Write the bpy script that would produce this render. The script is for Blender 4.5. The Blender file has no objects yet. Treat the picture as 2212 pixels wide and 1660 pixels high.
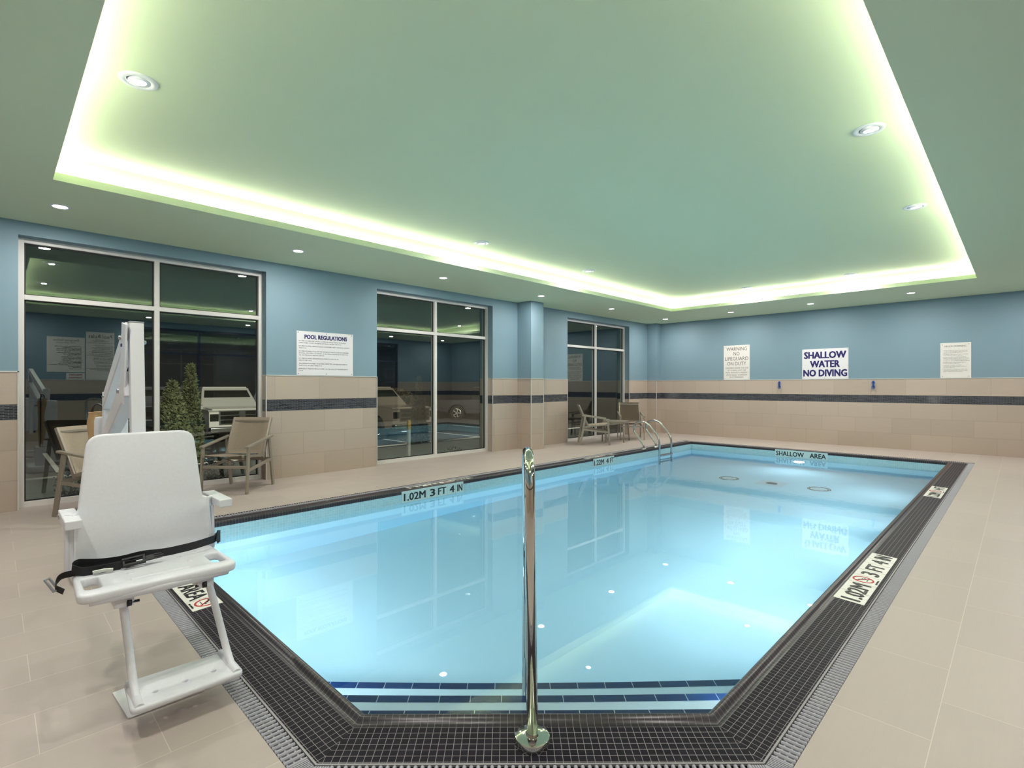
import bpy, bmesh, math, random
from mathutils import Vector, Matrix
random.seed(7)
S = bpy.context.scene
COL = S.collection
PI = math.pi
R = math.radians

# ------------------------------------------------------------------ camera, world, exposure
cam_data = bpy.data.cameras.new('camera')
cam = bpy.data.objects.new('camera', cam_data); COL.objects.link(cam)
cam.location = (0, 0, 1.225)
cam.rotation_euler = (R(90), 0, R(44.72))
cam_data.sensor_width = 36.0
cam_data.lens = 36.0 * 1110.8 / 2212
cam_data.shift_y = 4.24 / 2212
cam_data.clip_start = 0.02; cam_data.clip_end = 300
S.camera = cam
W = bpy.data.worlds.new('night'); S.world = W; W.use_nodes = True
W.node_tree.nodes['Background'].inputs[0].default_value = (0.012, 0.018, 0.03, 1)
W.node_tree.nodes['Background'].inputs[1].default_value = 0.15
S.view_settings.view_transform = 'Standard'
S.view_settings.look = 'None'
S.view_settings.exposure = 1.22
S.view_settings.gamma = 1.0
S.view_settings.use_curve_mapping = False
try:
    S.cycles.use_denoising = True
    S.cycles.max_bounces = 14; S.cycles.diffuse_bounces = 5; S.cycles.glossy_bounces = 5
    S.cycles.transmission_bounces = 8; S.cycles.transparent_max_bounces = 12
    S.cycles.sample_clamp_indirect = 4.0; S.cycles.sample_clamp_direct = 0.0
    S.cycles.caustics_refractive = True; S.cycles.caustics_reflective = False
except Exception:
    pass
LED_STRENGTH = 16.5
SPOT_W = 9.5
SPOT_UP_W = 5.5
POOL_W = 74.0

# ------------------------------------------------------------------ measures (metres)
WX, FY, RX, NY = -6.995, 12.36, 1.15, -1.25        # left, far, right and near wall planes
CH = 2.852                                         # soffit
LIP = 2.917; CH2 = 3.10
COVE = (-5.42, -0.474, 0.3335, 10.435)             # x0, x1, y0, y1
RIM = [(-5.073, 10.644), (-5.073, 0.969), (-1.720, 0.969), (-0.827, 1.862), (-0.827, 10.644)]
RZ = 0.02
WATER = -0.135
DECK_V = 0.308

# ------------------------------------------------------------------ materials
def lin(c):
    c = c / 255.0
    return c / 12.92 if c <= 0.04045 else ((c + 0.055) / 1.055) ** 2.4
def rgb(r, g, b): return (lin(r), lin(g), lin(b), 1)
def new_mat(name):
    m = bpy.data.materials.new(name); m.use_nodes = True
    return m, m.node_tree.nodes, m.node_tree.links, m.node_tree.nodes['Principled BSDF']
def mat(name, col, rough=0.5, metal=0.0, noise=0.0, nscale=20.0, bump=0.0, emit=None, estr=0.0, coat=0.0, stretch=(1, 1, 1), spec=0.5):
    m, N, L, p = new_mat(name)
    p.inputs['Base Color'].default_value = col
    p.inputs['Roughness'].default_value = rough
    p.inputs['Metallic'].default_value = metal
    p.inputs['Coat Weight'].default_value = coat
    p.inputs['Specular IOR Level'].default_value = spec
    if emit:
        p.inputs['Emission Color'].default_value = emit
        p.inputs['Emission Strength'].default_value = estr
    if noise or bump:
        t = N.new('ShaderNodeTexCoord'); mp = N.new('ShaderNodeMapping'); mp.inputs['Scale'].default_value = stretch
        n = N.new('ShaderNodeTexNoise'); n.inputs['Scale'].default_value = nscale; n.inputs['Detail'].default_value = 4
        L.new(t.outputs['Object'], mp.inputs['Vector']); L.new(mp.outputs[0], n.inputs['Vector'])
        if noise:
            mx = N.new('ShaderNodeMix'); mx.data_type = 'RGBA'
            a = [max(0, c * (1 - noise)) for c in col[:3]] + [1]; b = [min(1, c * (1 + noise)) for c in col[:3]] + [1]
            mx.inputs['A'].default_value = a; mx.inputs['B'].default_value = b
            L.new(n.outputs['Fac'], mx.inputs['Factor']); L.new(mx.outputs['Result'], p.inputs['Base Color'])
        if bump:
            bp = N.new('ShaderNodeBump'); bp.inputs['Strength'].default_value = bump; bp.inputs['Distance'].default_value = 0.003
            L.new(n.outputs['Fac'], bp.inputs['Height']); L.new(bp.outputs[0], p.inputs['Normal'])
    return m
def brick_mat(name, c1, c2, grout, bw, bh, mortar, rough=0.35, off=0.5, freq=2, shift=(0, 0), streak=0.0, bump=0.3, sq=1.0, coat=0.0, spec=0.5):
    m, N, L, p = new_mat(name)
    uv = N.new('ShaderNodeUVMap'); uv.uv_map = 'UVMap'
    mp = N.new('ShaderNodeMapping'); mp.inputs['Location'].default_value = (shift[0], shift[1], 0)
    L.new(uv.outputs[0], mp.inputs['Vector'])
    b = N.new('ShaderNodeTexBrick')
    b.inputs['Scale'].default_value = 1.0
    b.inputs['Brick Width'].default_value = bw; b.inputs['Row Height'].default_value = bh
    b.inputs['Mortar Size'].default_value = mortar; b.inputs['Mortar Smooth'].default_value = 0.15
    b.inputs['Bias'].default_value = 0.0
    b.offset = off; b.offset_frequency = freq; b.squash = sq
    b.inputs['Color1'].default_value = c1; b.inputs['Color2'].default_value = c2; b.inputs['Mortar'].default_value = grout
    L.new(mp.outputs[0], b.inputs['Vector'])
    out = b.outputs['Color']
    if streak:
        mp2 = N.new('ShaderNodeMapping'); mp2.inputs['Scale'].default_value = (4, 60, 1)
        L.new(uv.outputs[0], mp2.inputs['Vector'])
        n = N.new('ShaderNodeTexNoise'); n.inputs['Scale'].default_value = 1.0; n.inputs['Detail'].default_value = 5
        L.new(mp2.outputs[0], n.inputs['Vector'])
        hs = N.new('ShaderNodeHueSaturation')
        mr = N.new('ShaderNodeMapRange'); mr.inputs['To Min'].default_value = 1 - streak; mr.inputs['To Max'].default_value = 1 + streak
        L.new(n.outputs['Fac'], mr.inputs['Value']); L.new(mr.outputs[0], hs.inputs['Value']); L.new(out, hs.inputs['Color'])
        out = hs.outputs['Color']
    L.new(out, p.inputs['Base Color'])
    p.inputs['Roughness'].default_value = rough
    p.inputs['Coat Weight'].default_value = coat; p.inputs['Coat Roughness'].default_value = 0.12
    p.inputs['Specular IOR Level'].default_value = spec
    if bump:
        bp = N.new('ShaderNodeBump'); bp.invert = True; bp.inputs['Strength'].default_value = bump; bp.inputs['Distance'].default_value = 0.002
        L.new(b.outputs['Fac'], bp.inputs['Height']); L.new(bp.outputs[0], p.inputs['Normal'])
    return m

M = {}
M['wall_paint'] = mat('blue_wall_paint', rgb(120, 146, 159), 0.6, noise=0.02, nscale=3)
M['ceil_paint'] = mat('green_ceiling_paint', rgb(218, 229, 196), 0.7, noise=0.01, nscale=2)
M['tile_low'] = brick_mat('beige_wall_tile', rgb(181, 165, 151), rgb(173, 158, 144), rgb(150, 138, 122), 0.6, 0.2977, 0.0018, 0.38, streak=0.035, bump=0.25)
M['tile_top'] = brick_mat('beige_wall_tile_top_course', rgb(181, 165, 151), rgb(173, 158, 144), rgb(150, 138, 122), 0.6, 0.6, 0.0018, 0.38, shift=(0.08, -0.9), streak=0.035, bump=0.25)
M['mosaic'] = brick_mat('dark_glass_mosaic', rgb(28, 32, 42), rgb(62, 66, 78), rgb(128, 128, 126), 0.072, 0.0152, 0.0013, 0.12, bump=0.4)
M['floor_tile'] = brick_mat('beige_floor_tile', rgb(177, 164, 156), rgb(171, 158, 151), rgb(198, 186, 174), 0.62, 0.3, 0.0015, 0.45, shift=(0.2, 0.22), streak=0.03, bump=0.15, coat=0.0)
M['gutter_tile'] = brick_mat('black_gutter_mosaic', rgb(22, 18, 27), rgb(30, 26, 36), rgb(140, 133, 137), 0.0262, 0.0262, 0.0010, 0.5, off=0.0, bump=0.5, spec=0.12)
M['rim_tile'] = brick_mat('black_bullnose_tile', rgb(38, 32, 37), rgb(44, 38, 43), rgb(120, 110, 116), 0.0262, 0.3, 0.0008, 0.3, off=0.0, bump=0.5)
M['waterline'] = brick_mat('pale_waterline_mosaic', rgb(160, 196, 204), rgb(172, 204, 210), rgb(205, 214, 212), 0.0262, 0.0262, 0.0011, 0.25, off=0.0, bump=0.2)
M['plaster'] = mat('white_pool_plaster', rgb(226, 240, 248), 0.7, noise=0.015, nscale=6)
M['navy_tile'] = brick_mat('navy_step_tile', rgb(10, 36, 84), rgb(18, 50, 98), rgb(190, 205, 205), 0.152, 0.3, 0.0022, 0.3, off=0.0, bump=0.2)
M['white_metal'] = mat('white_painted_metal', rgb(212, 209, 205), 0.4)
M['trim_metal'] = mat('pale_edge_trim', rgb(205, 203, 198), 0.35, 0.3)
M['gasket'] = mat('black_gasket', rgb(22, 22, 24), 0.6)
M['grate'] = mat('grey_plastic_grate', rgb(158, 156, 164), 0.45)
M['channel'] = mat('dark_drain_channel', rgb(34, 33, 36), 0.8)
M['strip'] = mat('grey_edge_strip', rgb(150, 146, 148), 0.4, 0.2)
M['chrome'] = mat('polished_stainless', rgb(206, 204, 200), 0.07, 1.0)
M['steel'] = mat('brushed_stainless', rgb(190, 190, 190), 0.2, 1.0)
M['lift_plastic'] = mat('white_moulded_plastic', rgb(221, 221, 226), 0.45, noise=0.05, nscale=90, bump=0.06)
M['lift_metal'] = mat('white_powder_coat', rgb(217, 217, 221), 0.35)
M['lift_grey'] = mat('grey_actuator_plastic', rgb(140, 143, 148), 0.4)
M['black'] = mat('black_plastic', rgb(24, 24, 26), 0.4)
M['strap'] = mat('black_webbing', rgb(34, 34, 38), 0.75, noise=0.3, nscale=300, bump=0.3)
M['tag_white'] = mat('off_white_tag', rgb(225, 228, 218), 0.6)
M['leather'] = mat('tan_cover', rgb(170, 140, 100), 0.7, noise=0.2, nscale=18)
M['chair_metal'] = mat('champagne_aluminium', rgb(150, 141, 128), 0.42, 0.35)
M['sling'] = mat('beige_mesh_sling', rgb(160, 146, 128), 0.85, noise=0.14, nscale=110, stretch=(1, 1, 0.25), bump=0.2)
M['sling_edge'] = mat('dark_sling_seam', rgb(120, 105, 88), 0.8)
M['sign_white'] = mat('white_sign_board', rgb(226, 224, 226), 0.4)
M['sign_cream'] = mat('cream_sign_board', rgb(222, 218, 212), 0.45)
M['navy_ink'] = mat('navy_lettering', rgb(26, 14, 92), 0.5)
M['dark_ink'] = mat('dark_lettering', rgb(40, 36, 52), 0.5)
M['brown_ink'] = mat('grey_brown_lettering', rgb(86, 76, 74), 0.5)
M['red_ink'] = mat('red_lettering', rgb(160, 20, 30), 0.5)
M['marker_white'] = mat('white_marker_tile', rgb(226, 224, 216), 0.35)
M['marker_pale'] = mat('pale_marker_tile', rgb(196, 212, 208), 0.35)
M['marker_black'] = mat('black_marker_print', rgb(28, 30, 34), 0.4)
M['marker_red'] = mat('red_marker_print', rgb(190, 32, 34), 0.4)
M['lamp_ring'] = mat('white_lamp_ring', rgb(236, 238, 242), 0.35)
M['lamp_dark'] = mat('dark_lamp_gap', rgb(40, 44, 44), 0.7)
M['lens'] = mat('glowing_lamp_lens', rgb(255, 255, 255), 0.5, emit=(1, 0.98, 0.94, 1), estr=7.0)
M['led'] = mat('glowing_led_strip', rgb(255, 255, 255), 0.5, emit=(1.0, 0.985, 0.90, 1), estr=LED_STRENGTH)
M['pool_lens'] = mat('glowing_pool_lens', rgb(255, 255, 255), 0.5, emit=(0.9, 0.97, 1, 1), estr=3.0)
M['blue_rope'] = mat('blue_hook', rgb(30, 80, 160), 0.5)
M['blue_dark'] = mat('dark_blue_frame', rgb(52, 58, 74), 0.45)
M['corridor'] = mat('brown_corridor_wall', rgb(140, 122, 104), 0.7)
M['corridor_floor'] = mat('corridor_floor', rgb(110, 98, 84), 0.5)
# outdoors
M['asphalt'] = mat('asphalt', rgb(62, 60, 58), 0.9, noise=0.2, nscale=4)
M['lawn'] = mat('night_grass', rgb(66, 72, 40), 0.95, noise=0.4, nscale=9)
M['concrete'] = brick_mat('concrete_walk', rgb(150, 150, 142), rgb(142, 142, 135), rgb(100, 100, 96), 1.2, 1.2, 0.006, 0.85, off=0.0, streak=0.1, bump=0.2)
M['paint_line'] = mat('white_road_paint', rgb(200, 200, 190), 0.8)
M['leaf'] = mat('green_foliage', rgb(44, 50, 16), 0.8, noise=0.5, nscale=6)
M['leaf_dark'] = mat('dark_foliage', rgb(16, 21, 10), 0.8, noise=0.4, nscale=6)
M['leaf_tan'] = mat('tan_foliage', rgb(70, 60, 40), 0.8, noise=0.4, nscale=6)
M['bark'] = mat('bark', rgb(70, 55, 40), 0.9)
M['car_white'] = mat('white_car_paint', rgb(214, 212, 204), 0.25, coat=0.6)
M['car_grey'] = mat('grey_car_paint', rgb(118, 110, 100), 0.3, 0.3, coat=0.6)
M['car_dark'] = mat('dark_blue_car_paint', rgb(14, 15, 24), 0.25, 0.3, coat=0.6)
M['car_silver'] = mat('silver_car_paint', rgb(150, 152, 160), 0.3, 0.4, coat=0.5)
M['car_glass'] = mat('dark_car_glass', rgb(22, 26, 24), 0.08)
M['tyre'] = mat('tyre_rubber', rgb(24, 24, 24), 0.85)
M['yellow'] = mat('yellow_post_paint', rgb(214, 160, 50), 0.6)

def glass_mat():
    m, N, L, p = new_mat('window_glass'); N.remove(p)
    out = [n for n in N if n.type == 'OUTPUT_MATERIAL'][0]
    lw = N.new('ShaderNodeLayerWeight'); lw.inputs['Blend'].default_value = 0.5
    pw = N.new('ShaderNodeMath'); pw.operation = 'POWER'; pw.inputs[1].default_value = 5.0
    ma = N.new('ShaderNodeMath'); ma.operation = 'MULTIPLY_ADD'; ma.inputs[1].default_value = 0.85; ma.inputs[2].default_value = 0.09
    L.new(lw.outputs['Facing'], pw.inputs[0]); L.new(pw.outputs[0], ma.inputs[0])
    t = N.new('ShaderNodeBsdfTransparent'); t.inputs[0].default_value = (0.86, 0.90, 0.88, 1)
    g = N.new('ShaderNodeBsdfGlossy'); g.inputs['Roughness'].default_value = 0.0; g.inputs['Color'].default_value = (0.92, 1, 0.98, 1)
    mx = N.new('ShaderNodeMixShader')
    L.new(ma.outputs[0], mx.inputs[0]); L.new(t.outputs[0], mx.inputs[1]); L.new(g.outputs[0], mx.inputs[2]); L.new(mx.outputs[0], out.inputs[0])
    return m
M['glass'] = glass_mat()
def water_mat():
    m, N, L, p = new_mat('pool_water'); N.remove(p)
    out = [n for n in N if n.type == 'OUTPUT_MATERIAL'][0]
    g = N.new('ShaderNodeBsdfGlass'); g.inputs['IOR'].default_value = 1.333; g.inputs['Roughness'].default_value = 0.0
    g.inputs['Color'].default_value = (1, 1, 1, 1)
    t = N.new('ShaderNodeTexCoord')
    n = N.new('ShaderNodeTexNoise'); n.inputs['Scale'].default_value = 9.0; n.inputs['Detail'].default_value = 3
    sx = N.new('ShaderNodeSeparateXYZ'); mr = N.new('ShaderNodeMapRange')
    mr.inputs['From Min'].default_value = 3.0; mr.inputs['From Max'].default_value = 9.5
    mr.inputs['To Min'].default_value = 0.0; mr.inputs['To Max'].default_value = 0.05
    L.new(t.outputs['Object'], n.inputs['Vector']); L.new(t.outputs['Object'], sx.inputs[0]); L.new(sx.outputs['Y'], mr.inputs['Value'])
    b = N.new('ShaderNodeBump'); b.inputs['Distance'].default_value = 0.02
    L.new(mr.outputs[0], b.inputs['Strength']); L.new(n.outputs['Fac'], b.inputs['Height']); L.new(b.outputs[0], g.inputs['Normal'])
    L.new(g.outputs[0], out.inputs['Surface'])
    v = N.new('ShaderNodeVolumeAbsorption'); v.inputs['Color'].default_value = (0.20, 0.78, 0.99, 1); v.inputs['Density'].default_value = 0.28
    L.new(v.outputs[0], out.inputs['Volume'])
    return m
M['water'] = water_mat()

# ------------------------------------------------------------------ mesh helpers
def xf(bm, mtx, verts=None):
    if mtx is not None: bmesh.ops.transform(bm, matrix=mtx, verts=verts if verts is not None else bm.verts)
def add_box(bm, lo, hi, mtx=None, mi=0, bevel=0.0):
    x0, y0, z0 = lo; x1, y1, z1 = hi
    if x1 < x0: x0, x1 = x1, x0
    if y1 < y0: y0, y1 = y1, y0
    if z1 < z0: z0, z1 = z1, z0
    vs = [bm.verts.new(c) for c in ((x0, y0, z0), (x1, y0, z0), (x1, y1, z0), (x0, y1, z0), (x0, y0, z1), (x1, y0, z1), (x1, y1, z1), (x0, y1, z1))]
    fs = []
    for q in ((0, 3, 2, 1), (4, 5, 6, 7), (0, 1, 5, 4), (1, 2, 6, 5), (2, 3, 7, 6), (3, 0, 4, 7)):
        f = bm.faces.new([vs[i] for i in q]); f.material_index = mi; fs.append(f)
    if bevel:
        es = list({e for f in fs for e in f.edges})
        r = bmesh.ops.bevel(bm, geom=es, offset=bevel, segments=2, affect='EDGES', profile=0.7)
        vs = list({v for f in r['faces'] for v in f.verts} | {v for v in vs if v.is_valid})
        for f in r['faces']: f.material_index = mi; f.smooth = True
    if mtx is not None: xf(bm, mtx, [v for v in vs if v.is_valid])
    return bm
def beam(bm, a, b, w, h, up=(0, 0, 1), bevel=0.0, w2=None, h2=None, mi=0):
    """box bar from a to b: w along the side direction, h along the up direction"""
    a = Vector(a); b = Vector(b); d = (b - a); ln = d.length; d.normalize()
    s = d.cross(Vector(up)); s.normalize(); u = s.cross(d)
    w2 = w if w2 is None else w2; h2 = h if h2 is None else h2
    vs = []
    for p, ww, hh in ((a, w, h), (b, w2, h2)):
        for sx, sz in ((-1, -1), (1, -1), (1, 1), (-1, 1)):
            vs.append(bm.verts.new(p + s * (sx * ww / 2) + u * (sz * hh / 2)))
    fs = []
    for q in ((0, 1, 2, 3), (7, 6, 5, 4), (0, 4, 5, 1), (1, 5, 6, 2), (2, 6, 7, 3), (3, 7, 4, 0)):
        f = bm.faces.new([vs[i] for i in q]); f.material_index = mi; fs.append(f)
    if bevel:
        r = bmesh.ops.bevel(bm, geom=list({e for f in fs for e in f.edges}), offset=bevel, segments=2, affect='EDGES', profile=0.7)
        for f in r['faces']: f.smooth = True; f.material_index = mi
def tube(bm, pts, r, seg=14, cap=True):
    pts = [Vector(p) for p in pts]; rings = []
    n = len(pts); prev = None
    for i, p in enumerate(pts):
        t = (pts[min(i + 1, n - 1)] - pts[max(i - 1, 0)]).normalized()
        if prev is None:
            a = Vector((0, 0, 1)) if abs(t.z) < 0.9 else Vector((1, 0, 0))
            u = t.cross(a).normalized()
        else:
            u = (prev - t * prev.dot(t)).normalized()
        prev = u; v = t.cross(u)
        rr = r[i] if isinstance(r, (list, tuple)) else r
        rings.append([bm.verts.new(p + (u * math.cos(2 * PI * k / seg) + v * math.sin(2 * PI * k / seg)) * rr) for k in range(seg)])
    for i in range(n - 1):
        for k in range(seg):
            f = bm.faces.new((rings[i][k], rings[i][(k + 1) % seg], rings[i + 1][(k + 1) % seg], rings[i + 1][k])); f.smooth = True
    if cap:
        bm.faces.new(rings[0][::-1]); bm.faces.new(rings[-1])
def smooth_path(pts, r=0.05, n=6):
    """fillet the corners of a polyline"""
    P = [Vector(p) for p in pts]; out = [P[0]]
    for i in range(1, len(P) - 1):
        a, b, c = P[i - 1], P[i], P[i + 1]
        d1 = (a - b); d2 = (c - b); rr = min(r, d1.length * 0.48, d2.length * 0.48)
        p1 = b + d1.normalized() * rr; p2 = b + d2.normalized() * rr
        for k in range(n + 1):
            t = k / n; out.append(p1 * (1 - t) ** 2 + b * 2 * t * (1 - t) + p2 * t * t)
    out.append(P[-1]); return out
def lathe(bm, prof, seg=32, mtx=None, mi=0):
    """profile of (radius, z)"""
    rings = []
    vs = []
    for r, z in prof:
        ring = [bm.verts.new((r * math.cos(2 * PI * k / seg), r * math.sin(2 * PI * k / seg), z)) for k in range(seg)] if r > 1e-6 else [bm.verts.new((0, 0, z))]
        rings.append(ring); vs += ring
    for a, b in zip(rings, rings[1:]):
        for k in range(seg):
            k2 = (k + 1) % seg
            q = [a[k % len(a)], a[k2 % len(a)], b[k2 % len(b)], b[k % len(b)]]
            q2 = []
            for v in q:
                if v not in q2: q2.append(v)
            if len(q2) > 2:
                f = bm.faces.new(q2); f.smooth = True; f.material_index = mi
    xf(bm, mtx, vs)
def prism(bm, poly, z0, z1, mtx=None, mi=0):
    a = [bm.verts.new((x, y, z0)) for x, y in poly]; b = [bm.verts.new((x, y, z1)) for x, y in poly]
    n = len(poly)
    f1 = bm.faces.new(a[::-1]); f2 = bm.faces.new(b); f1.material_index = f2.material_index = mi
    for i in range(n):
        f = bm.faces.new((a[i], a[(i + 1) % n], b[(i + 1) % n], b[i])); f.material_index = mi
    xf(bm, mtx, a + b)
def uvl(bm): return bm.loops.layers.uv.get('UVMap') or bm.loops.layers.uv.new('UVMap')
def quad(bm, pts, uvs=None, mi=0):
    l = uvl(bm)
    f = bm.faces.new([bm.verts.new(p) for p in pts]); f.material_index = mi
    if uvs:
        for lp, uv in zip(f.loops, uvs): lp[l].uv = uv
    return f
def frame_m(o, right, up):
    """matrix whose local x/y/z are right, up and their cross product, at o"""
    r = Vector(right).normalized(); u = Vector(up).normalized(); n = r.cross(u)
    m = Matrix((r, u, n)).transposed().to_4x4(); m.translation = Vector(o); return m
def boxuv(bm, swap=False):
    l = uvl(bm)
    for f in bm.faces:
        n = f.normal; ax = max(range(3), key=lambda i: abs(n[i]))
        for lp in f.loops:
            c = lp.vert.co
            lp[l].uv = (c.y, c.z) if ax == 0 else (c.x, c.z) if ax == 1 else ((c.y, c.x) if swap else (c.x, c.y))
def obj(name, bm, mats, parent=None, label=None, uv=False, swap=False, auto=None, fix=True):
    if fix: bmesh.ops.recalc_face_normals(bm, faces=bm.faces)
    if uv: bm.normal_update(); boxuv(bm, swap)
    me = bpy.data.meshes.new(name); bm.to_mesh(me); bm.free()
    for m in (mats if isinstance(mats, (list, tuple)) else [mats]): me.materials.append(m)
    o = bpy.data.objects.new(name, me); COL.objects.link(o)
    if parent is not None:
        o.parent = parent
        o.matrix_parent_inverse = parent.get('_inv', None) and Matrix.Identity(4) or (Matrix.LocRotScale(parent.location, parent.rotation_euler, None).inverted() if parent.type == 'EMPTY' else Matrix.Identity(4))
    if label: o['label'] = label
    return o
def BM(): return bmesh.new()
def thing(name, label, cat, loc=(0, 0, 0), group=None):
    o = bpy.data.objects.new(name, None); COL.objects.link(o); o.location = loc; o.empty_display_size = 0.1
    o['label'] = label; o['category'] = cat
    if group: o['group'] = group
    return o
def tag(o, label, cat, group=None, kind=None):
    o['label'] = label; o['category'] = cat
    if group: o['group'] = group
    if kind: o['kind'] = kind
    return o
def struct(o, label=None):
    o['kind'] = 'structure'
    if label: o['label'] = label
    return o
def tree_copy(o, parent=None):
    c = o.copy(); COL.objects.link(c); c.parent = parent
    for ch in list(o.children): tree_copy(ch, c)
    return c
def _eval_mesh(cu):
    t = bpy.data.objects.new('tmp', cu); COL.objects.link(t)
    dg = bpy.context.evaluated_depsgraph_get(); dg.update()
    me = bpy.data.meshes.new_from_object(t.evaluated_get(dg), depsgraph=dg)
    bpy.data.objects.remove(t)
    return me
def add_text(bm, s, mtx, width=None, height=None, x=0.0, y=0.0, align='LEFT', bold=0.0, depth=0.001, maxw=None, res=2):
    """lettering in the local xy plane of mtx: baseline y, capital height, optional exact width"""
    cu = bpy.data.curves.new('t', 'FONT'); cu.body = s; cu.size = 1.0; cu.resolution_u = res; cu.fill_mode = 'BOTH'
    me = _eval_mesh(cu); bpy.data.curves.remove(cu)
    if not me.vertices: return
    xs = [v.co.x for v in me.vertices]
    x0, x1 = min(xs), max(xs)
    sy = height / 0.73
    sx = width / (x1 - x0) if width else sy
    if maxw and (x1 - x0) * sx > maxw: sx = maxw / (x1 - x0)
    w = (x1 - x0) * sx
    ox = x - (0 if align == 'LEFT' else w / 2 if align == 'CENTER' else w)
    sh = [(0, 0)] if bold <= 0 else [(-bold, -bold * 0.5), (bold, -bold * 0.5), (-bold, bold * 0.5), (bold, bold * 0.5), (0, 0)]
    for kk, (dx, dy) in enumerate(sh):                                  # a heavier weight from slightly shifted outlines
        m2 = me.copy()
        m2.transform(mtx @ Matrix.Translation((ox, y, depth + kk * 0.0004)) @ Matrix.Diagonal((sx, sy, 1, 1)) @ Matrix.Translation((dx - x0, dy, 0)))
        bm.from_mesh(m2); bpy.data.meshes.remove(m2)
    bpy.data.meshes.remove(me)
def plate_mesh(bm, outer, holes, thick, bev, mtx):
    """flat plate with holes and rounded edges from closed 2D outlines; local z in -thick/2 .. thick/2"""
    def inset(pl, d):
        n = len(pl); out = []
        ar = sum(pl[k][0] * pl[(k + 1) % n][1] - pl[(k + 1) % n][0] * pl[k][1] for k in range(n))
        sg = 1 if ar > 0 else -1
        for k in range(n):
            a, b, c = Vector(pl[k - 1]), Vector(pl[k]), Vector(pl[(k + 1) % n])
            d1 = (b - a).normalized(); d2 = (c - b).normalized()
            n1 = Vector((-d1.y, d1.x)) * sg; n2 = Vector((-d2.y, d2.x)) * sg
            v = n1 + n2; v = v / max(0.5, 1 + n1.dot(n2)); out.append(b + v * d)
        return out
    prof = [(bev * (1 - math.sin(a)), thick / 2 - bev * (1 - math.cos(a))) for a in (0, R(30), R(60), R(90))]
    prof = prof + [(d, -z) for d, z in reversed(prof)]
    new = []; caps = ([], [])
    for q, pl in enumerate([outer] + list(holes)):
        pl = [p for k, p in enumerate(pl) if (Vector(p) - Vector(pl[k - 1])).length > 1e-5]
        rings = []
        for d, z in prof:
            ring = [bm.verts.new((p.x, p.y, z)) for p in inset(pl, d if q == 0 else -d * 0.5)]; rings.append(ring); new += ring
        n = len(pl)
        for a, b in zip(rings, rings[1:]):
            for k in range(n): bm.faces.new((a[k], a[(k + 1) % n], b[(k + 1) % n], b[k]))
        for side, ring in ((0, rings[0]), (1, rings[-1])):
            caps[side].extend(bm.edges.get((ring[k], ring[(k + 1) % n])) for k in range(n))
    for es in caps: bmesh.ops.triangle_fill(bm, use_beauty=True, edges=es)
    xf(bm, mtx, new)
def rrect(x0, y0, x1, y1, r, n=5):
    out = []
    for cx, cy, a0 in ((x1 - r, y1 - r, 0), (x0 + r, y1 - r, 90), (x0 + r, y0 + r, 180), (x1 - r, y0 + r, 270)):
        for k in range(n + 1):
            a = R(a0 + 90 * k / n); out.append((cx + r * math.cos(a), cy + r * math.sin(a)))
    return out
def round_poly(pts, r, n=5):
    out = []; m = len(pts)
    rs = r if isinstance(r, (list, tuple)) else [r] * m
    for i in range(m):
        a, b, c = Vector(pts[i - 1]), Vector(pts[i]), Vector(pts[(i + 1) % m])
        rr = min(rs[i], (a - b).length * 0.45, (c - b).length * 0.45)
        p1 = b + (a - b).normalized() * rr; p2 = b + (c - b).normalized() * rr
        for k in range(n + 1):
            t = k / n; q = p1 * (1 - t) ** 2 + b * 2 * t * (1 - t) + p2 * t * t; out.append((q.x, q.y))
    return out
def shade(o, ang=35):
    me = o.data
    for p in me.polygons: p.use_smooth = True
    try:
        me.set_sharp_from_angle(angle=R(ang))
    except Exception: pass
    return o

# ------------------------------------------------------------------ floor (deck) with the pool opening
def offset_rim(v):
    """rim polygon grown outward by v (the fifth side is closed back to the first)"""
    P = [Vector(p) for p in RIM]; n = len(P); out = []
    for i in range(n):
        a, b, c = P[i - 1], P[i], P[(i + 1) % n]
        d1 = (b - a).normalized(); d2 = (c - b).normalized()
        n1 = Vector((d1.y, -d1.x)); n2 = Vector((d2.y, -d2.x))   # outward for this ordering
        cen = sum(P, Vector((0, 0))) / n
        if n1.dot(a - cen) < 0: n1 = -n1
        if n2.dot(b - cen) < 0: n2 = -n2
        k = (n1 + n2) / (1 + n1.dot(n2))
        out.append(b + k * v)
    return out
bm = BM()
ho = offset_rim(DECK_V)
ox0, oy1 = ho[0].x, ho[0].y; oy0 = ho[1].y; ox1 = ho[4].x
FT = -0.16
def slab(poly): prism(bm, poly, FT, 0.0)
slab([(WX - 0.36, NY), (ox0, NY), (ox0, FY), (WX - 0.36, FY)])
slab([(ox0, oy1), (ox1, oy1), (ox1, FY), (ox0, FY)])
slab([(ox1, NY), (RX, NY), (RX, FY), (ox1, FY)])
slab([(ox0, NY), (ox1, NY), (ox1, oy0), (ox0, oy0)])
slab([(ho[2].x, ho[2].y), (ox1, oy0), (ho[3].x, ho[3].y)])
struct(obj('floor', bm, M['floor_tile'], uv=True, swap=True), 'beige rectangular porcelain tile deck around the pool')

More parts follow.
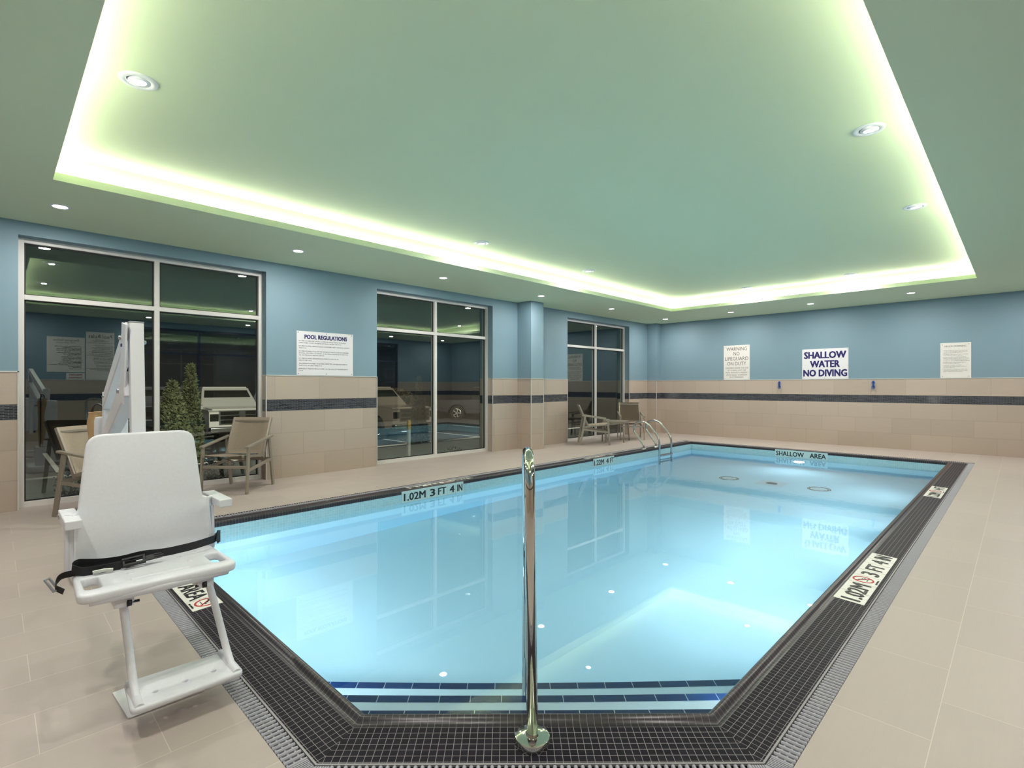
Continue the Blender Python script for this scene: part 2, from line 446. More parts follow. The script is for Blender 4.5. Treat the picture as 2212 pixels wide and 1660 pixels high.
# ------------------------------------------------------------------ walls
BANDS = [(0.0, 0.893, 0), (0.893, 1.045, 1), (1.045, 1.362, 2), (1.362, CH + 0.3, 3)]
WM = [M['tile_low'], M['mosaic'], M['tile_top'], M['wall_paint']]
def wall_block(bm, x0, y0, x1, y1, zlo=0.0, zhi=CH + 0.3, d=0.012, grow='x'):
    for a, b, mi in BANDS:
        a2, b2 = max(a, zlo), min(b, zhi)
        if b2 - a2 < 1e-4: continue
        add_box(bm, (x0, y0, a2), (x1, y1, b2), mi=mi)
WIN = [(0.176, 2.508), (4.13, 6.552), (8.776, 11.25)]
WTOP = 2.715
bm = BM()
ys = [NY - 0.35] + [v for w in WIN for v in w] + [FY]
for i in range(0, len(ys), 2): wall_block(bm, WX - 0.35, ys[i], WX, ys[i + 1])
for a, b in WIN: add_box(bm, (WX - 0.35, a, WTOP), (WX, b, CH + 0.3), mi=3)
struct(obj('wall_left', bm, WM, uv=True), 'blue painted window wall over beige tile with a dark mosaic band')
bm = BM(); wall_block(bm, WX, 7.217, WX + 0.36, 7.576); struct(obj('trim_1', bm, WM, uv=True), 'projecting column on the window wall')
bm = BM(); wall_block(bm, WX, 12.12, WX + 0.27, FY); struct(obj('trim_2', bm, WM, uv=True), 'small corner column beside the far wall')
bm = BM(); wall_block(bm, WX - 0.35, FY, RX + 0.35, FY + 0.3); struct(obj('wall_far', bm, WM, uv=True), 'blue far wall over beige tile with a dark mosaic band')
SF = (2.3, 10.0)                                    # storefront opening in the right wall
bm = BM()
wall_block(bm, RX, NY - 0.3, RX + 0.2, SF[0]); wall_block(bm, RX, SF[1], RX + 0.2, FY)
add_box(bm, (RX, SF[0], 2.70), (RX + 0.2, SF[1], CH + 0.3), mi=3)
struct(obj('wall_right', bm, WM, uv=True), 'blue wall opposite the windows')
bm = BM(); wall_block(bm, WX - 0.35, NY - 0.3, RX + 0.2, NY); struct(obj('wall_near', bm, WM, uv=True), 'blue wall behind the camera')
# pale edge trims: top of the tile and the outside corners
bm = BM(); t = 0.006
def htrim(p0, p1, z=1.362): add_box(bm, (p0[0], p0[1], z - 0.002), (p1[0], p1[1], z + 0.010))
for i in range(0, len(ys), 2): htrim((WX - 0.13, ys[i] - t if i else NY), (WX + t, ys[i + 1] + (t if i < 6 else 0)))
for a, b in WIN:
    for y in (a, b): add_box(bm, (WX - t, y - t, 0), (WX + t, y + t, 1.37))
htrim((WX, 7.217 - t), (WX + 0.36 + t, 7.576 + t)); htrim((WX, 12.12 - t), (WX + 0.27 + t, FY))
for x, y in ((WX + 0.36, 7.217), (WX + 0.36, 7.576), (WX + 0.27, 12.12)): add_box(bm, (x - t, y - t, 0), (x + t, y + t, 1.37))
htrim((WX, FY - t), (RX, FY + 0.01)); htrim((RX - t, NY), (RX + 0.01, SF[0])); htrim((RX - t, SF[1]), (RX + 0.01, FY)); htrim((WX, NY - 0.01), (RX, NY + t))
struct(obj('trim_3', bm, M['trim_metal']), 'pale metal edge strip capping the wall tile')

# ------------------------------------------------------------------ ceiling: soffit, lip, raised centre
bm = BM()
x0, x1, y0, y1 = COVE; g = 0.12
add_box(bm, (WX - 0.01, NY, CH), (x0, FY, LIP)); add_box(bm, (x1, NY, CH), (RX, FY, LIP))
add_box(bm, (x0, NY, CH), (x1, y0, LIP)); add_box(bm, (x0, y1, CH), (x1, FY, LIP))
# mass above the soffit, set back from the lip by the light slot
add_box(bm, (WX - 0.01, NY, LIP), (x0 - g, FY, CH2)); add_box(bm, (x1 + g, NY, LIP), (RX, FY, CH2))
add_box(bm, (x0 - g, NY, LIP), (x1 + g, y0 - g, CH2)); add_box(bm, (x0 - g, y1 + g, LIP), (x1 + g, FY, CH2))
add_box(bm, (WX - 0.01, NY, CH2), (RX, FY, CH2 + 0.1))
struct(obj('ceiling', bm, M['ceil_paint']), 'sage green ceiling with a raised centre')
def led(p0, p1, label):
    b = BM(); add_box(b, (p0[0], p0[1], LIP), (p1[0], p1[1], LIP + 0.008))
    tag(obj('led_strip', b, M['led']), label, 'light strip', 'light strips in the ceiling slot')
e = 0.075; w = 0.02
led((x0 - e - w, y0 - e), (x0 - e, y1 + e), 'glowing strip hidden in the ceiling slot along the window wall side')
led((x1 + e, y0 - e), (x1 + e + w, y1 + e), 'glowing strip hidden in the ceiling slot on the right side')
led((x0 - e, y0 - e - w), (x1 + e, y0 - e), 'glowing strip hidden in the ceiling slot nearest the camera')
led((x0 - e, y1 + e), (x1 + e, y1 + e + w), 'glowing strip hidden in the ceiling slot at the far end')

# ------------------------------------------------------------------ downlights
def light(name, kind, loc, energy, parent, color=(1, 0.95, 0.90), rot=(0, 0, 0), **kw):
    ld = bpy.data.lights.new(name, kind); ld.energy = energy; ld.color = color
    for k, v in kw.items(): setattr(ld, k, v)
    o = bpy.data.objects.new(name, ld); COL.objects.link(o); o.location = loc; o.rotation_euler = rot
    o.parent = parent
    return o
def downlight(kind):
    t = thing('downlight', '', 'ceiling light')
    b = BM()
    if kind == 'soffit':
        lathe(b, [(0.052, 0.001), (0.054, -0.004), (0.066, -0.006), (0.075, -0.003), (0.077, 0.001)], 28); obj('trim_ring', b, M['lamp_ring'], t)
        b = BM(); lathe(b, [(0.0, -0.0035), (0.053, -0.0035), (0.053, 0.0)], 28); obj('lens', b, M['lens'], t)
        light('bulb', 'AREA', (0, 0, -0.008), SPOT_W, t, shape='DISK', size=0.10)
    else:
        lathe(b, [(0.062, -0.002), (0.066, -0.008), (0.092, -0.010), (0.100, -0.005), (0.101, 0.0)], 36); obj('trim_ring', b, M['lamp_ring'], t)
        b = BM(); lathe(b, [(0.0, -0.001), (0.064, -0.001)], 28); obj('recess', b, M['lamp_dark'], t)
        b = BM(); lathe(b, [(0.033, -0.012), (0.058, -0.012), (0.058, -0.002)], 28, Matrix.Translation((0.002, 0.003, 0)) @ Matrix.Rotation(R(6), 4, 'X')); obj('gimbal', b, M['lamp_ring'], t)
        b = BM(); lathe(b, [(0.0, -0.0125), (0.036, -0.0125), (0.036, -0.006)], 24, Matrix.Translation((0.002, 0.003, 0)) @ Matrix.Rotation(R(6), 4, 'X')); obj('lens', b, M['lens'], t)
        light('bulb', 'AREA', (0.002, 0.003, -0.018), SPOT_UP_W, t, shape='DISK', size=0.07)
    return t
soff = [(-6.19, 0.43, 'over the left end of the nearest window'), (-6.19, 2.59, 'between the nearest window and the regulations sign'),
        (-6.18, 4.77, 'over the middle window'), (-6.16, 6.97, 'in front of the projecting column'), (-6.14, 9.18, 'over the far window'),
        (-6.14, 11.5, 'in the far left corner'), (-4.55, 11.45, 'before the far wall, next from the left corner'),
        (-2.96, 11.38, 'before the far wall, above the shallow water sign'), (-1.37, 11.30, 'before the far wall, rightmost in the soffit')]
soff += [(0.33, y, 'over the right hand deck, %s' % s) for y, s in ((0.43, 'beside the camera'), (2.6, 'second from the camera'), (4.8, 'third from the camera'), (7.0, 'fourth from the camera'), (9.2, 'fifth from the camera'), (11.3, 'in the far right corner'))]
soff += [(-2.0, -0.45, 'behind the camera near the middle'), (-4.4, -0.45, 'behind the camera on the left')]
p0 = downlight('soffit')
for i, (x, y, s) in enumerate(soff):
    o = p0 if i == 0 else tree_copy(p0)
    o.location = (x, y, CH); o['label'] = 'small round recessed light ' + s; o['group'] = 'recessed lights in the lower ceiling border'
up = [(-3.85, 0.63, 'nearest, at the upper left of the picture'), (-1.75, 0.65, 'nearest, behind the picture edge'), (-0.79, 4.5, 'right side, largest of the two'), (-0.79, 6.78, 'right side, smaller and farther'),
      (-5.02, 4.5, 'left side, nearer one above the middle window'), (-5.0, 6.81, 'left side, farther one by the bright slot'), (-3.72, 10.13, 'far end, left one'), (-2.03, 10.14, 'far end, right one')]
p1 = downlight('upper')
for i, (x, y, s) in enumerate(up):
    o = p1 if i == 0 else tree_copy(p1)
    o.location = (x, y, CH2); o['label'] = 'white ringed tilting downlight in the raised ceiling, ' + s; o['group'] = 'ringed downlights in the raised ceiling'

# ------------------------------------------------------------------ windows
def window(n, y0, y1, label):
    fx = WX - 0.131; dp = 0.10; fw = 0.047; tz = 2.121
    ym = (y0 + y1) / 2
    root = bpy.data.objects.new('window_%d' % n, None); COL.objects.link(root); root.location = (fx, ym, 0); struct(root, label)
    b = BM()
    for a, c in ((y0, y0 + fw), (y1 - fw, y1), (ym - fw / 2 - 0.002, ym + fw / 2 + 0.002)): add_box(b, (fx - dp, a, 0), (fx, c, WTOP), bevel=0.002)
    for z0, z1 in ((0.0, 0.055), (tz - 0.025, tz + 0.025), (WTOP - fw, WTOP)):
        for a, c in ((y0 + fw, ym - fw / 2), (ym + fw / 2, y1 - fw)): add_box(b, (fx - dp, a, z0), (fx, c, z1), bevel=0.002)
    obj('window_frame', b, M['white_metal'], root)
    b = BM(); gx = fx - 0.052
    for a, c in ((y0 + fw, ym - fw / 2 - 0.002), (ym + fw / 2 + 0.002, y1 - fw)):
        for z0, z1 in ((0.055, tz - 0.025), (tz + 0.025, WTOP - fw)):
            s = 0.012
            for q in (((a, z0), (a + s, z1)), ((c - s, z0), (c, z1)), ((a + s, z0), (c - s, z0 + s)), ((a + s, z1 - s), (c - s, z1))):
                add_box(b, (gx - 0.008, q[0][0], q[0][1]), (gx + 0.012, q[1][0], q[1][1]))
    obj('gasket', b, M['gasket'], root)
    for a, c in ((y0 + fw + 0.01, ym - fw / 2 - 0.012), (ym + fw / 2 + 0.012, y1 - fw - 0.01)):
        for z0, z1 in ((0.065, tz - 0.035), (tz + 0.035, WTOP - fw - 0.01)):
            b = BM(); add_box(b, (gx - 0.003, a, z0), (gx + 0.003, c, z1)); obj('pane', b, M['glass'], root)
window(1, *WIN[0], 'nearest floor to ceiling window behind the pool lift')
window(2, *WIN[1], 'middle floor to ceiling window')
window(3, *WIN[2], 'far floor to ceiling window behind the chairs and table')
# interior storefront in the right wall, corridor behind it
root = bpy.data.objects.new('window_4', None); COL.objects.link(root); root.location = (RX, 6, 0); struct(root, 'dark framed interior glass partition opposite the windows')
b = BM(); fx = RX + 0.06
yy = [2.3, 3.85, 5.4, 6.95, 8.5, 9.97]
for y in yy: add_box(b, (fx, y, 0), (fx + 0.1, y + 0.05, 2.7))
for z in (0.0, 2.05, 2.65): add_box(b, (fx, 2.3, z), (fx + 0.1, 10.0, z + 0.05))
obj('window_frame', b, M['blue_dark'], root)
for a, c in zip(yy, yy[1:]):
    for z0, z1 in ((0.05, 2.05), (2.10, 2.65)):
        b = BM(); add_box(b, (fx + 0.045, a + 0.05, z0), (fx + 0.05, c, z1)); obj('pane', b, M['glass'], root)
bm = BM(); cx = RX + 0.2
add_box(bm, (cx + 2.6, 0.5, 0), (cx + 2.7, 11.5, 3.0)); add_box(bm, (cx, 0.4, 0), (cx + 2.7, 0.5, 3.0)); add_box(bm, (cx, 11.5, 0), (cx + 2.7, 11.6, 3.0))
add_box(bm, (cx, 0.4, 2.8), (cx + 2.7, 11.6, 2.9))
add_box(bm, (cx, 0.4, -0.1), (cx + 2.7, 11.6, 0.0), mi=1)
struct(obj('wall_corridor', bm, [M['corridor'], M['corridor_floor']]), 'brown corridor behind the glass partition')
for i, y in enumerate((3.2, 5.6, 8.2)):
    o = tree_copy(p0); o.location = (cx + 1.2, y, 2.8); o['group'] = 'corridor lights'
    o['label'] = 'recessed light in the corridor ceiling, %s from the camera' % ('first', 'second', 'third')[i]

# ------------------------------------------------------------------ pool shell
pool = thing('swimming_pool', 'rectangular indoor swimming pool with black tiled gutter and pale blue water', 'pool', (-3, 5.8, 0))
def seg_strips(bm, prof, mi=0, sides=range(5)):
    """strips swept along the rim polygon; prof = [(v outward, z)], u along the side, v cumulative"""
    rings = [(offset_rim(v), z) for v, z in prof]
    cum = [0]
    for (v0, z0), (v1, z1) in zip(prof, prof[1:]): cum.append(cum[-1] + math.hypot(v1 - v0, z1 - z0))
    for i in sides:
        j = (i + 1) % 5
        a0 = Vector(RIM[i]); d = (Vector(RIM[j]) - a0).normalized()
        for k in range(len(prof) - 1):
            (P, za), (Q, zb) = rings[k], rings[k + 1]
            pts = [(P[i].x, P[i].y, za), (P[j].x, P[j].y, za), (Q[j].x, Q[j].y, zb), (Q[i].x, Q[i].y, zb)]
            uvs = [((Vector(p[:2]) - a0).dot(d), cum[k] if q < 2 else cum[k + 1]) for q, p in enumerate(pts)]
            f = quad(bm, pts, uvs, mi); f.smooth = len(prof) > 3
bm = BM()
seg_strips(bm, [(0.001, -0.03), (0.0, -0.002), (0.003, 0.012), (0.010, 0.0195), (0.018, 0.021), (0.027, 0.0185), (0.034, 0.012), (0.041, 0.004), (0.050, 0.0005), (0.062, 0.003)])
bmesh.ops.remove_doubles(bm, verts=bm.verts, dist=1e-5)
o = obj('coping', bm, M['rim_tile'], pool, 'rounded black tile rim of the pool'); shade(o, 50)
bm = BM(); seg_strips(bm, [(0.062, 0.003), (0.226, -0.006)]); obj('gutter_tiling', bm, M['gutter_tile'], pool, 'small square black tiles of the overflow gutter')
bm = BM(); seg_strips(bm, [(0.226, -0.010), (0.227, -0.003), (0.234, -0.003), (0.235, -0.05)]); obj('edge_strip', bm, M['strip'], pool, 'grey metal strip between tile and grate')
bm = BM(); seg_strips(bm, [(0.235, -0.01), (0.2355, -0.13), (0.3075, -0.13), (0.308, 0.0)]); obj('channel', bm, M['channel'], pool)
# basin walls and floor
bm = BM()
seg_strips(bm, [(0.002, -0.02), (0.002, -0.30)])
obj('waterline_tiling', bm, M['waterline'], pool, 'pale blue mosaic band at the water line')
bm = BM()
rim = [Vector(p) for p in RIM]
def zf(y): return -1.02 if y < 6.3 else -1.02 - 0.20 * min(1, (y - 6.3) / 1.1)
for i in range(5):
    j = (i + 1) % 5; a, c = rim[i], rim[j]
    n = 24 if abs(a.y - c.y) > 3 else 1
    for k in range(n):
        p = a.lerp(c, k / n); q = a.lerp(c, (k + 1) / n)
        quad(bm, [(p.x, p.y, -0.30), (q.x, q.y, -0.30), (q.x, q.y, zf(q.y)), (p.x, p.y, zf(p.y))])
X0, X1 = RIM[0][0], RIM[4][0]
quad(bm, [(X0, 0.969, -1.02), (-1.72, 0.969, -1.02), (-0.827, 1.862, -1.02), (X0, 1.862, -1.02)])
for a, c in ((1.862, 6.3), (6.3, 7.4), (7.4, 10.644)):
    quad(bm, [(X0, a, zf(a)), (X1, a, zf(a)), (X1, c, zf(c)), (X0, c, zf(c))])
obj('basin', bm, M['plaster'], pool, 'pale plastered basin under the water')
# entry steps across the chamfered corner: treads parallel to the chamfer
def chord(t):
    c = -1.720 - 0.969 - t * math.sqrt(2)          # x - y = c
    return Vector((0.969 + c, 0.969)), Vector((-0.827, -0.827 - c))
for k, (t, z) in enumerate(((0.34, -0.245), (0.65, -0.49), (0.96, -0.735))):
    A, B = chord(t); A0, B0 = chord(0.0)
    b = BM()
    prism(b, [(A0.x, A0.y), (B0.x, B0.y), (B.x, B.y), (A.x, A.y)], -1.02, z)
    st = obj('step', b, M['plaster'], pool)
    A2, B2 = chord(t - 0.05); cd = (B - A).normalized(); off = 0.04 * k
    b = BM(); n_ = Vector((-1, 1)).normalized() * 0.002
    uo = lambda p: Vector(p).dot(cd) + off
    quad(b, [(A2.x, A2.y, z + 0.002), (B2.x, B2.y, z + 0.002), (B.x, B.y, z + 0.002), (A.x, A.y, z + 0.002)], [(uo(A2), 0.1), (uo(B2), 0.1), (uo(B), 0.15), (uo(A), 0.15)])
    quad(b, [(A.x + n_.x, A.y + n_.y, z + 0.002), (B.x + n_.x, B.y + n_.y, z + 0.002), (B.x + n_.x, B.y + n_.y, z - 0.05), (A.x + n_.x, A.y + n_.y, z - 0.05)], [(uo(A), 0.1), (uo(B), 0.1), (uo(B), 0.15), (uo(A), 0.15)])
    obj('nosing', b, M['navy_tile'], st, 'row of navy blue tiles on the step edge')
# fittings on the pool floor
for (x, y) in ((-3.50, 8.73), (-2.18, 8.82)):
    b = BM(); z = -1.22
    lathe(b, [(0.118, 0.0), (0.120, 0.008), (0.128, 0.008), (0.130, 0.0)], 32, Matrix.Translation((x, y, z)))
    lathe(b, [(0.142, 0.0), (0.144, 0.008), (0.154, 0.008), (0.156, 0.0)], 32, Matrix.Translation((x, y, z)))
    obj('drain_ring', b, M['channel'], pool, 'dark double ring of a floor drain')
    b = BM(); lathe(b, [(0.0, 0.012), (0.11, 0.006), (0.145, 0.001)], 32, Matrix.Translation((x, y, z))); obj('drain_cover', b, M['sign_white'], pool, 'white round drain cover')
b = BM(); add_box(b, (-3.04, 8.58, -1.22), (-2.64, 8.98, -1.212)); obj('floor_plate', b, M['sign_white'], pool, 'white square plate on the pool floor')
b = BM(); lathe(b, [(0, 0.004), (0.085, 0.004), (0.087, 0.0)], 28, Matrix.Translation((-2.84, 8.78, -1.212))); obj('drain_disc', b, M['blue_dark'], pool, 'dark blue round inlet')
# basin wall lights: the far one is seen, the rest added unseen for even fill
def pool_or_fill_light(x, y, z, nx, ny, where, W=POOL_W):
    t = thing('pool_or_fill_light', 'round underwater light in the pool wall ' + where, 'pool light', (x, y, z), 'underwater lights')
    m = frame_m((0, 0, 0), (-ny, nx, 0), (0, 0, 1))
    m = frame_m((0, 0, 0), Vector((0, 0, 1)).cross(Vector((nx, ny, 0))), (0, 0, 1))
    b = BM(); lathe(b, [(0.085, 0.0), (0.087, 0.010), (0.105, 0.012), (0.112, 0.0)], 28, Matrix.Translation((x, y, z)) @ m); obj('bezel', b, M['steel'], t)
    b = BM(); lathe(b, [(0.0, 0.012), (0.05, 0.010), (0.086, 0.003)], 28, Matrix.Translation((x, y, z)) @ m); obj('lens', b, M['pool_lens'], t)
    q = Vector((0, 0, -1)).rotation_difference(Vector((nx, ny, -0.12))).to_euler()
    l = light('bulb', 'SPOT', (nx * 0.06, ny * 0.06, 0), W, t, color=(0.86, 0.97, 1.0), rot=q, spot_size=R(172), spot_blend=1.0, shadow_soft_size=0.09)
for y, s, w_ in ((2.5, 'nearest', 30), (4.1, 'second', 52), (5.7, 'third', 62), (7.3, 'fourth', 26), (8.9, 'farthest', 20)): pool_or_fill_light(-0.829, y, -0.5, -1, 0, 'added as unseen fill, right side, %s of five' % s, w_)
for x, s, w_ in ((-2.6, 'added as unseen fill, near side, nearest the steps', 14), (-3.6, 'added as unseen fill, near side, middle', 16), (-4.6, 'added as unseen fill, near side, window end', 14)): pool_or_fill_light(x, 0.971, -0.5, 0, 1, s, w_)
pool_or_fill_light(-2.95, 10.642, -0.55, 0, -1, 'at the far end below the shallow area marking', 24.0)
# water body
bm = BM()
wp = offset_rim(0.03)
prism(bm, [(p.x, p.y) for p in wp], -1.35, WATER)
tag(obj('pool_water', bm, M['water']), 'clear pale blue water filling the swimming pool', 'water', kind='stuff')

# ------------------------------------------------------------------ gutter grates
gl = ['along the window side of the pool', 'along the near side under the lift', 'across the chamfered corner at the bottom of the picture', 'along the right side of the pool', 'along the far end of the pool']
def grate(i):
    j = (i + 1) % 5
    a0 = Vector(RIM[i]); d = (Vector(RIM[j]) - a0).normalized()
    A, B = offset_rim(0.238), offset_rim(0.305)
    n = (B[i] - A[i]); n = Vector((d.y, -d.x));
    if n.dot(B[i] - A[i]) < 0: n = -n
    u0 = min((A[i] - a0).dot(d), (B[i] - a0).dot(d)); u1 = max((A[j] - a0).dot(d), (B[j] - a0).dot(d))
    ui0, ui1 = max((A[i] - a0).dot(d), (B[i] - a0).dot(d)), min((A[j] - a0).dot(d), (B[j] - a0).dot(d))
    b = BM(); pitch = 0.0225 if i == 2 else 0.0245; zt = -0.002
    def P(u, v, z): q = a0 + d * u + n * v; return (q.x, q.y, z)
    near = 0.05
    u = ui0 + near
    while u < ui1 - near:
        w = 0.0125
        pts = [P(u, 0.238, 0), P(u + w, 0.238, 0), P(u + w, 0.305, 0), P(u, 0.305, 0)]
        t = [b.verts.new((p[0], p[1], zt)) for p in [P(u + 0.003, 0.238, 0), P(u + w - 0.003, 0.238, 0), P(u + w - 0.003, 0.305, 0), P(u + 0.003, 0.305, 0)]]
        m_ = [b.verts.new((p[0], p[1], zt - 0.004)) for p in pts]
        lo = [b.verts.new((p[0], p[1], zt - 0.016)) for p in pts]
        b.faces.new(t)
        for q in range(4):
            r_ = (q + 1) % 4
            b.faces.new((m_[q], m_[r_], t[r_], t[q])); b.faces.new((lo[q], lo[r_], m_[r_], m_[q]))
        u += pitch
    for v in (0.248, 0.272, 0.294):
        q = [P(ui0 + near, v, 0), P(ui1 - near, v, 0), P(ui1 - near, v + 0.006, 0), P(ui0 + near, v + 0.006, 0)]
        prism(b, [(x[0], x[1]) for x in q], zt - 0.014, zt - 0.006)
    # mitred solid ends with fine ribs
    for e0, e1, Aj, Bj in ((ui0 + near, None, A[i], B[i]), (ui1 - near, None, A[j], B[j])):
        p1 = P(e0, 0.238, 0); p2 = P(e0, 0.305, 0)
        prism(b, [(Aj.x, Aj.y), (Bj.x, Bj.y), (p2[0], p2[1]), (p1[0], p1[1])], zt - 0.012, zt - 0.003)
        ua, ub = (Aj - a0).dot(d), (Bj - a0).dot(d)
        lo_, hi_ = sorted((max(ua, ub) if e0 > (u0 + u1) / 2 * 0 + ui0 + near - 1e-6 and Aj is A[i] else min(ua, ub), e0))
        k = lo_ + 0.004
        while k < hi_ - 0.004:
            q = [P(k, 0.240, 0), P(k + 0.004, 0.240, 0), P(k + 0.004, 0.303, 0), P(k, 0.303, 0)]
            prism(b, [(x[0], x[1]) for x in q], zt - 0.003, zt); k += 0.008
    tag(obj('gutter_grate', b, M['grate']), 'grey slatted plastic drain grate ' + gl[i], 'grate', 'drain grates around the pool')
for i in range(5): grate(i)

# ------------------------------------------------------------------ depth markers
def no_diving(bmr, bmk, m, cx, cy, r):
    for a0, a1 in ((r * 0.82, r),):
        lathe(bmr, [(a0, 0.0012), (a1, 0.0012), (a1, 0.0), (a0, 0.0)], 36, m @ Matrix.Translation((cx, cy, 0)))
    a = r * 0.62
    beam(bmr, m @ Vector((cx - a, cy + a, 0.0008)), m @ Vector((cx + a, cy - a, 0.0008)), r * 0.16, 0.0006, up=m.to_3x3() @ Vector((0, 0, 1)))
    # small diving figure and water line
    up = m.to_3x3() @ Vector((0, 0, 1))
    def ln(x0, y0, x1, y1, w): beam(bmk, m @ Vector((cx + x0 * r, cy + y0 * r, 0.0014)), m @ Vector((cx + x1 * r, cy + y1 * r, 0.0014)), w * r, 0.0005, up=up)
    ln(-0.35, 0.45, 0.05, 0.1, 0.16); ln(0.05, 0.1, 0.35, -0.25, 0.12); ln(-0.35, 0.45, -0.6, 0.3, 0.09); ln(0.0, 0.15, 0.3, 0.12, 0.08)
    ln(-0.5, -0.4, 0.55, -0.4, 0.06)
    lathe(bmk, [(0, 0.0016), (0.1 * r, 0.0016)], 10, m @ Matrix.Translation((cx + 0.42 * r, cy - 0.1 * r, 0)))
def marker(m, w, h, items, label, plate='marker_white', joints=()):
    """m: lower left corner frame; items: (text, x0, x1) in metres or ('@', xc)"""
    b = BM(); prism(b, [(0, 0), (w, 0), (w, h), (0, h)], -0.004, 0.0, m)
    root_ = obj('depth_marker', b, M[plate], pool, label)
    bk, br = BM(), BM(); hasr = False
    for it in items:
        if it[0] == '@': no_diving(br, bk, m, it[1], h * 0.56, h * 0.38); add_text(bk, 'NO DIVING', m, width=h * 0.55, height=h * 0.07, x=it[1], y=h * 0.04, align='CENTER', bold=0.01); hasr = True
        else: add_text(bk, it[0], m, width=it[2] - it[1], height=h * 0.66, x=it[1], y=h * 0.17, bold=0.025)
    for x in joints: prism(bk, [(x, 0), (x + 0.0012, 0), (x + 0.0012, h), (x, h)], 0.0, 0.0004, m)
    obj('lettering', bk, M['marker_black'], root_, 'black marker lettering')
    if hasr: obj('prohibition_sign', br, M['marker_red'], root_, 'red no diving ring')
def gm(x, y, right, up): return frame_m((x, y, 0.0085), right, up)
def tilt(m, ang=-3.4): return m @ Matrix.Rotation(R(ang), 4, 'X')
# on the gutter: lower edge towards the deck
marker(tilt(frame_m((-0.625, 3.43, -0.003), (0, 1, 0), (-1, 0, 0)), 2.6), 1.10, 0.150, [('1.02M', 0.03, 0.34), ('@', 0.44), ('3', 0.555, 0.615), ('FT', 0.68, 0.80), ('4', 0.86, 0.925), ('IN', 0.98, 1.07)], 'white depth marker with no diving sign on the right gutter, nearer one', joints=(0.17, 0.36, 0.52, 0.65, 0.83, 0.95))
marker(tilt(frame_m((-0.625, 7.28, -0.003), (0, 1, 0), (-1, 0, 0)), 2.6), 0.80, 0.150, [('1.22M', 0.03, 0.33), ('@', 0.43), ('4', 0.54, 0.60), ('FT', 0.65, 0.77)], 'white depth marker with no diving sign on the right gutter, farther one')
marker(tilt(frame_m((-4.20, 0.765, -0.003), (1, 0, 0), (0, 1, 0)), 2.6), 1.0, 0.150, [('SHALLOW', 0.03, 0.50), ('AREA', 0.56, 0.84), ('@', 0.92)], 'white shallow area marker with no diving sign on the near gutter below the lift', joints=(0.85,))
marker(tilt(frame_m((-5.277, 4.5, -0.003), (0, -1, 0), (1, 0, 0)), 2.6), 1.0, 0.150, [('1.02M', 0.03, 0.32), ('@', 0.42), ('3', 0.52, 0.58), ('FT', 0.63, 0.74), ('4', 0.79, 0.85), ('IN', 0.89, 0.97)], 'white depth marker on the window side gutter, nearer one')
marker(tilt(frame_m((-5.277, 7.9, -0.003), (0, -1, 0), (1, 0, 0)), 2.6), 0.85, 0.150, [('1.22M', 0.03, 0.33), ('@', 0.43), ('4', 0.55, 0.61), ('FT', 0.68, 0.80)], 'white depth marker on the window side gutter, farther one')
# on the water line
marker(frame_m((-5.069, 3.315, WATER + 0.004), (0, 1, 0), (0, 0, 1)), 0.92, 0.135, [('1.02M', 0.03, 0.33), ('3', 0.40, 0.47), ('FT', 0.52, 0.64), ('4', 0.70, 0.77), ('IN', 0.82, 0.90)], 'pale depth marker 1.02 m at the water line of the window side', 'marker_pale', joints=(0.17, 0.35, 0.50, 0.66, 0.79))
marker(frame_m((-5.069, 7.05, WATER + 0.004), (0, 1, 0), (0, 0, 1)), 0.61, 0.135, [('1.22M', 0.02, 0.30), ('4', 0.37, 0.44), ('FT', 0.49, 0.60)], 'pale depth marker 1.22 m at the water line of the window side', 'marker_pale')
marker(frame_m((-3.38, 10.640, WATER + 0.004), (1, 0, 0), (0, 0, 1)), 0.89, 0.135, [('SHALLOW', 0.02, 0.50), ('AREA', 0.60, 0.86)], 'pale shallow area marking at the far water line', 'marker_pale')

# ------------------------------------------------------------------ signs
def screws(m, w, h, pts, root):
    for x, y in pts:
        b = BM(); lathe(b, [(0.0, 0.0065), (0.006, 0.005), (0.007, 0.0)], 12, m @ Matrix.Translation((x, y, 0))); obj('screw', b, M['strip'], root)
def board(o, right, w, h, name, label, mt, th=0.004):
    m = frame_m(o, right, (0, 0, 1)); n = m.to_3x3() @ Vector((0, 0, 1)); m.translation += n * (0.002 + th)
    root = thing(name, label, 'sign', tuple(m @ Vector((w / 2, 0, 0))))
    b = BM(); prism(b, [(0, 0), (w, 0), (w, h), (0, h)], -th, 0.0, m); obj('board', b, M[mt], root)
    return m, root
WALLT = 1.374
reg = [['NO PERSON INFECTED WITH A COMMUNICABLE DISEASE OR HAVING', 'OPEN SORES ON HIS OR HER BODY SHALL ENTER THE POOL.'],
       ['NO PERSON SHALL BRING A GLASS CONTAINER ONTO THE DECK OR INTO', 'THE POOL.'],
       ['NO PERSON SHALL POLLUTE THE WATER IN THE POOL IN ANY MANNER,', 'SPITTING, SPOUTING OF WATER OR BLOWING THE NOSE IN THE POOL', 'OR ON THE DECK ARE PROHIBITED.'],
       ['NO PERSON SHALL ENGAGE IN BOISTEROUS PLAY IN OR', 'ABOUT THE POOL.'],
       ['THE MAXIMUM NUMBER OF BATHERS PERMITTED ON THE DECK AND IN', 'THE POOL AT ANY TIME IS 30.'],
       ['EMERGENCY TELEPHONE IS LOCATED ON THE WALL AT THE EMERGENCY', 'DOOR.']]
m, r_ = board((WX, 2.903, WALLT), (0, 1, 0), 0.827, 0.605, 'pool_regulations_sign', 'white pool regulations sign with navy heading between the left and middle windows', 'sign_white')
b = BM(); add_text(b, 'POOL REGULATIONS', m, width=0.62, height=0.058, x=0.11, y=0.502, bold=0.045); obj('heading', b, M['navy_ink'], r_, 'navy bold heading')
b = BM(); y = 0.463
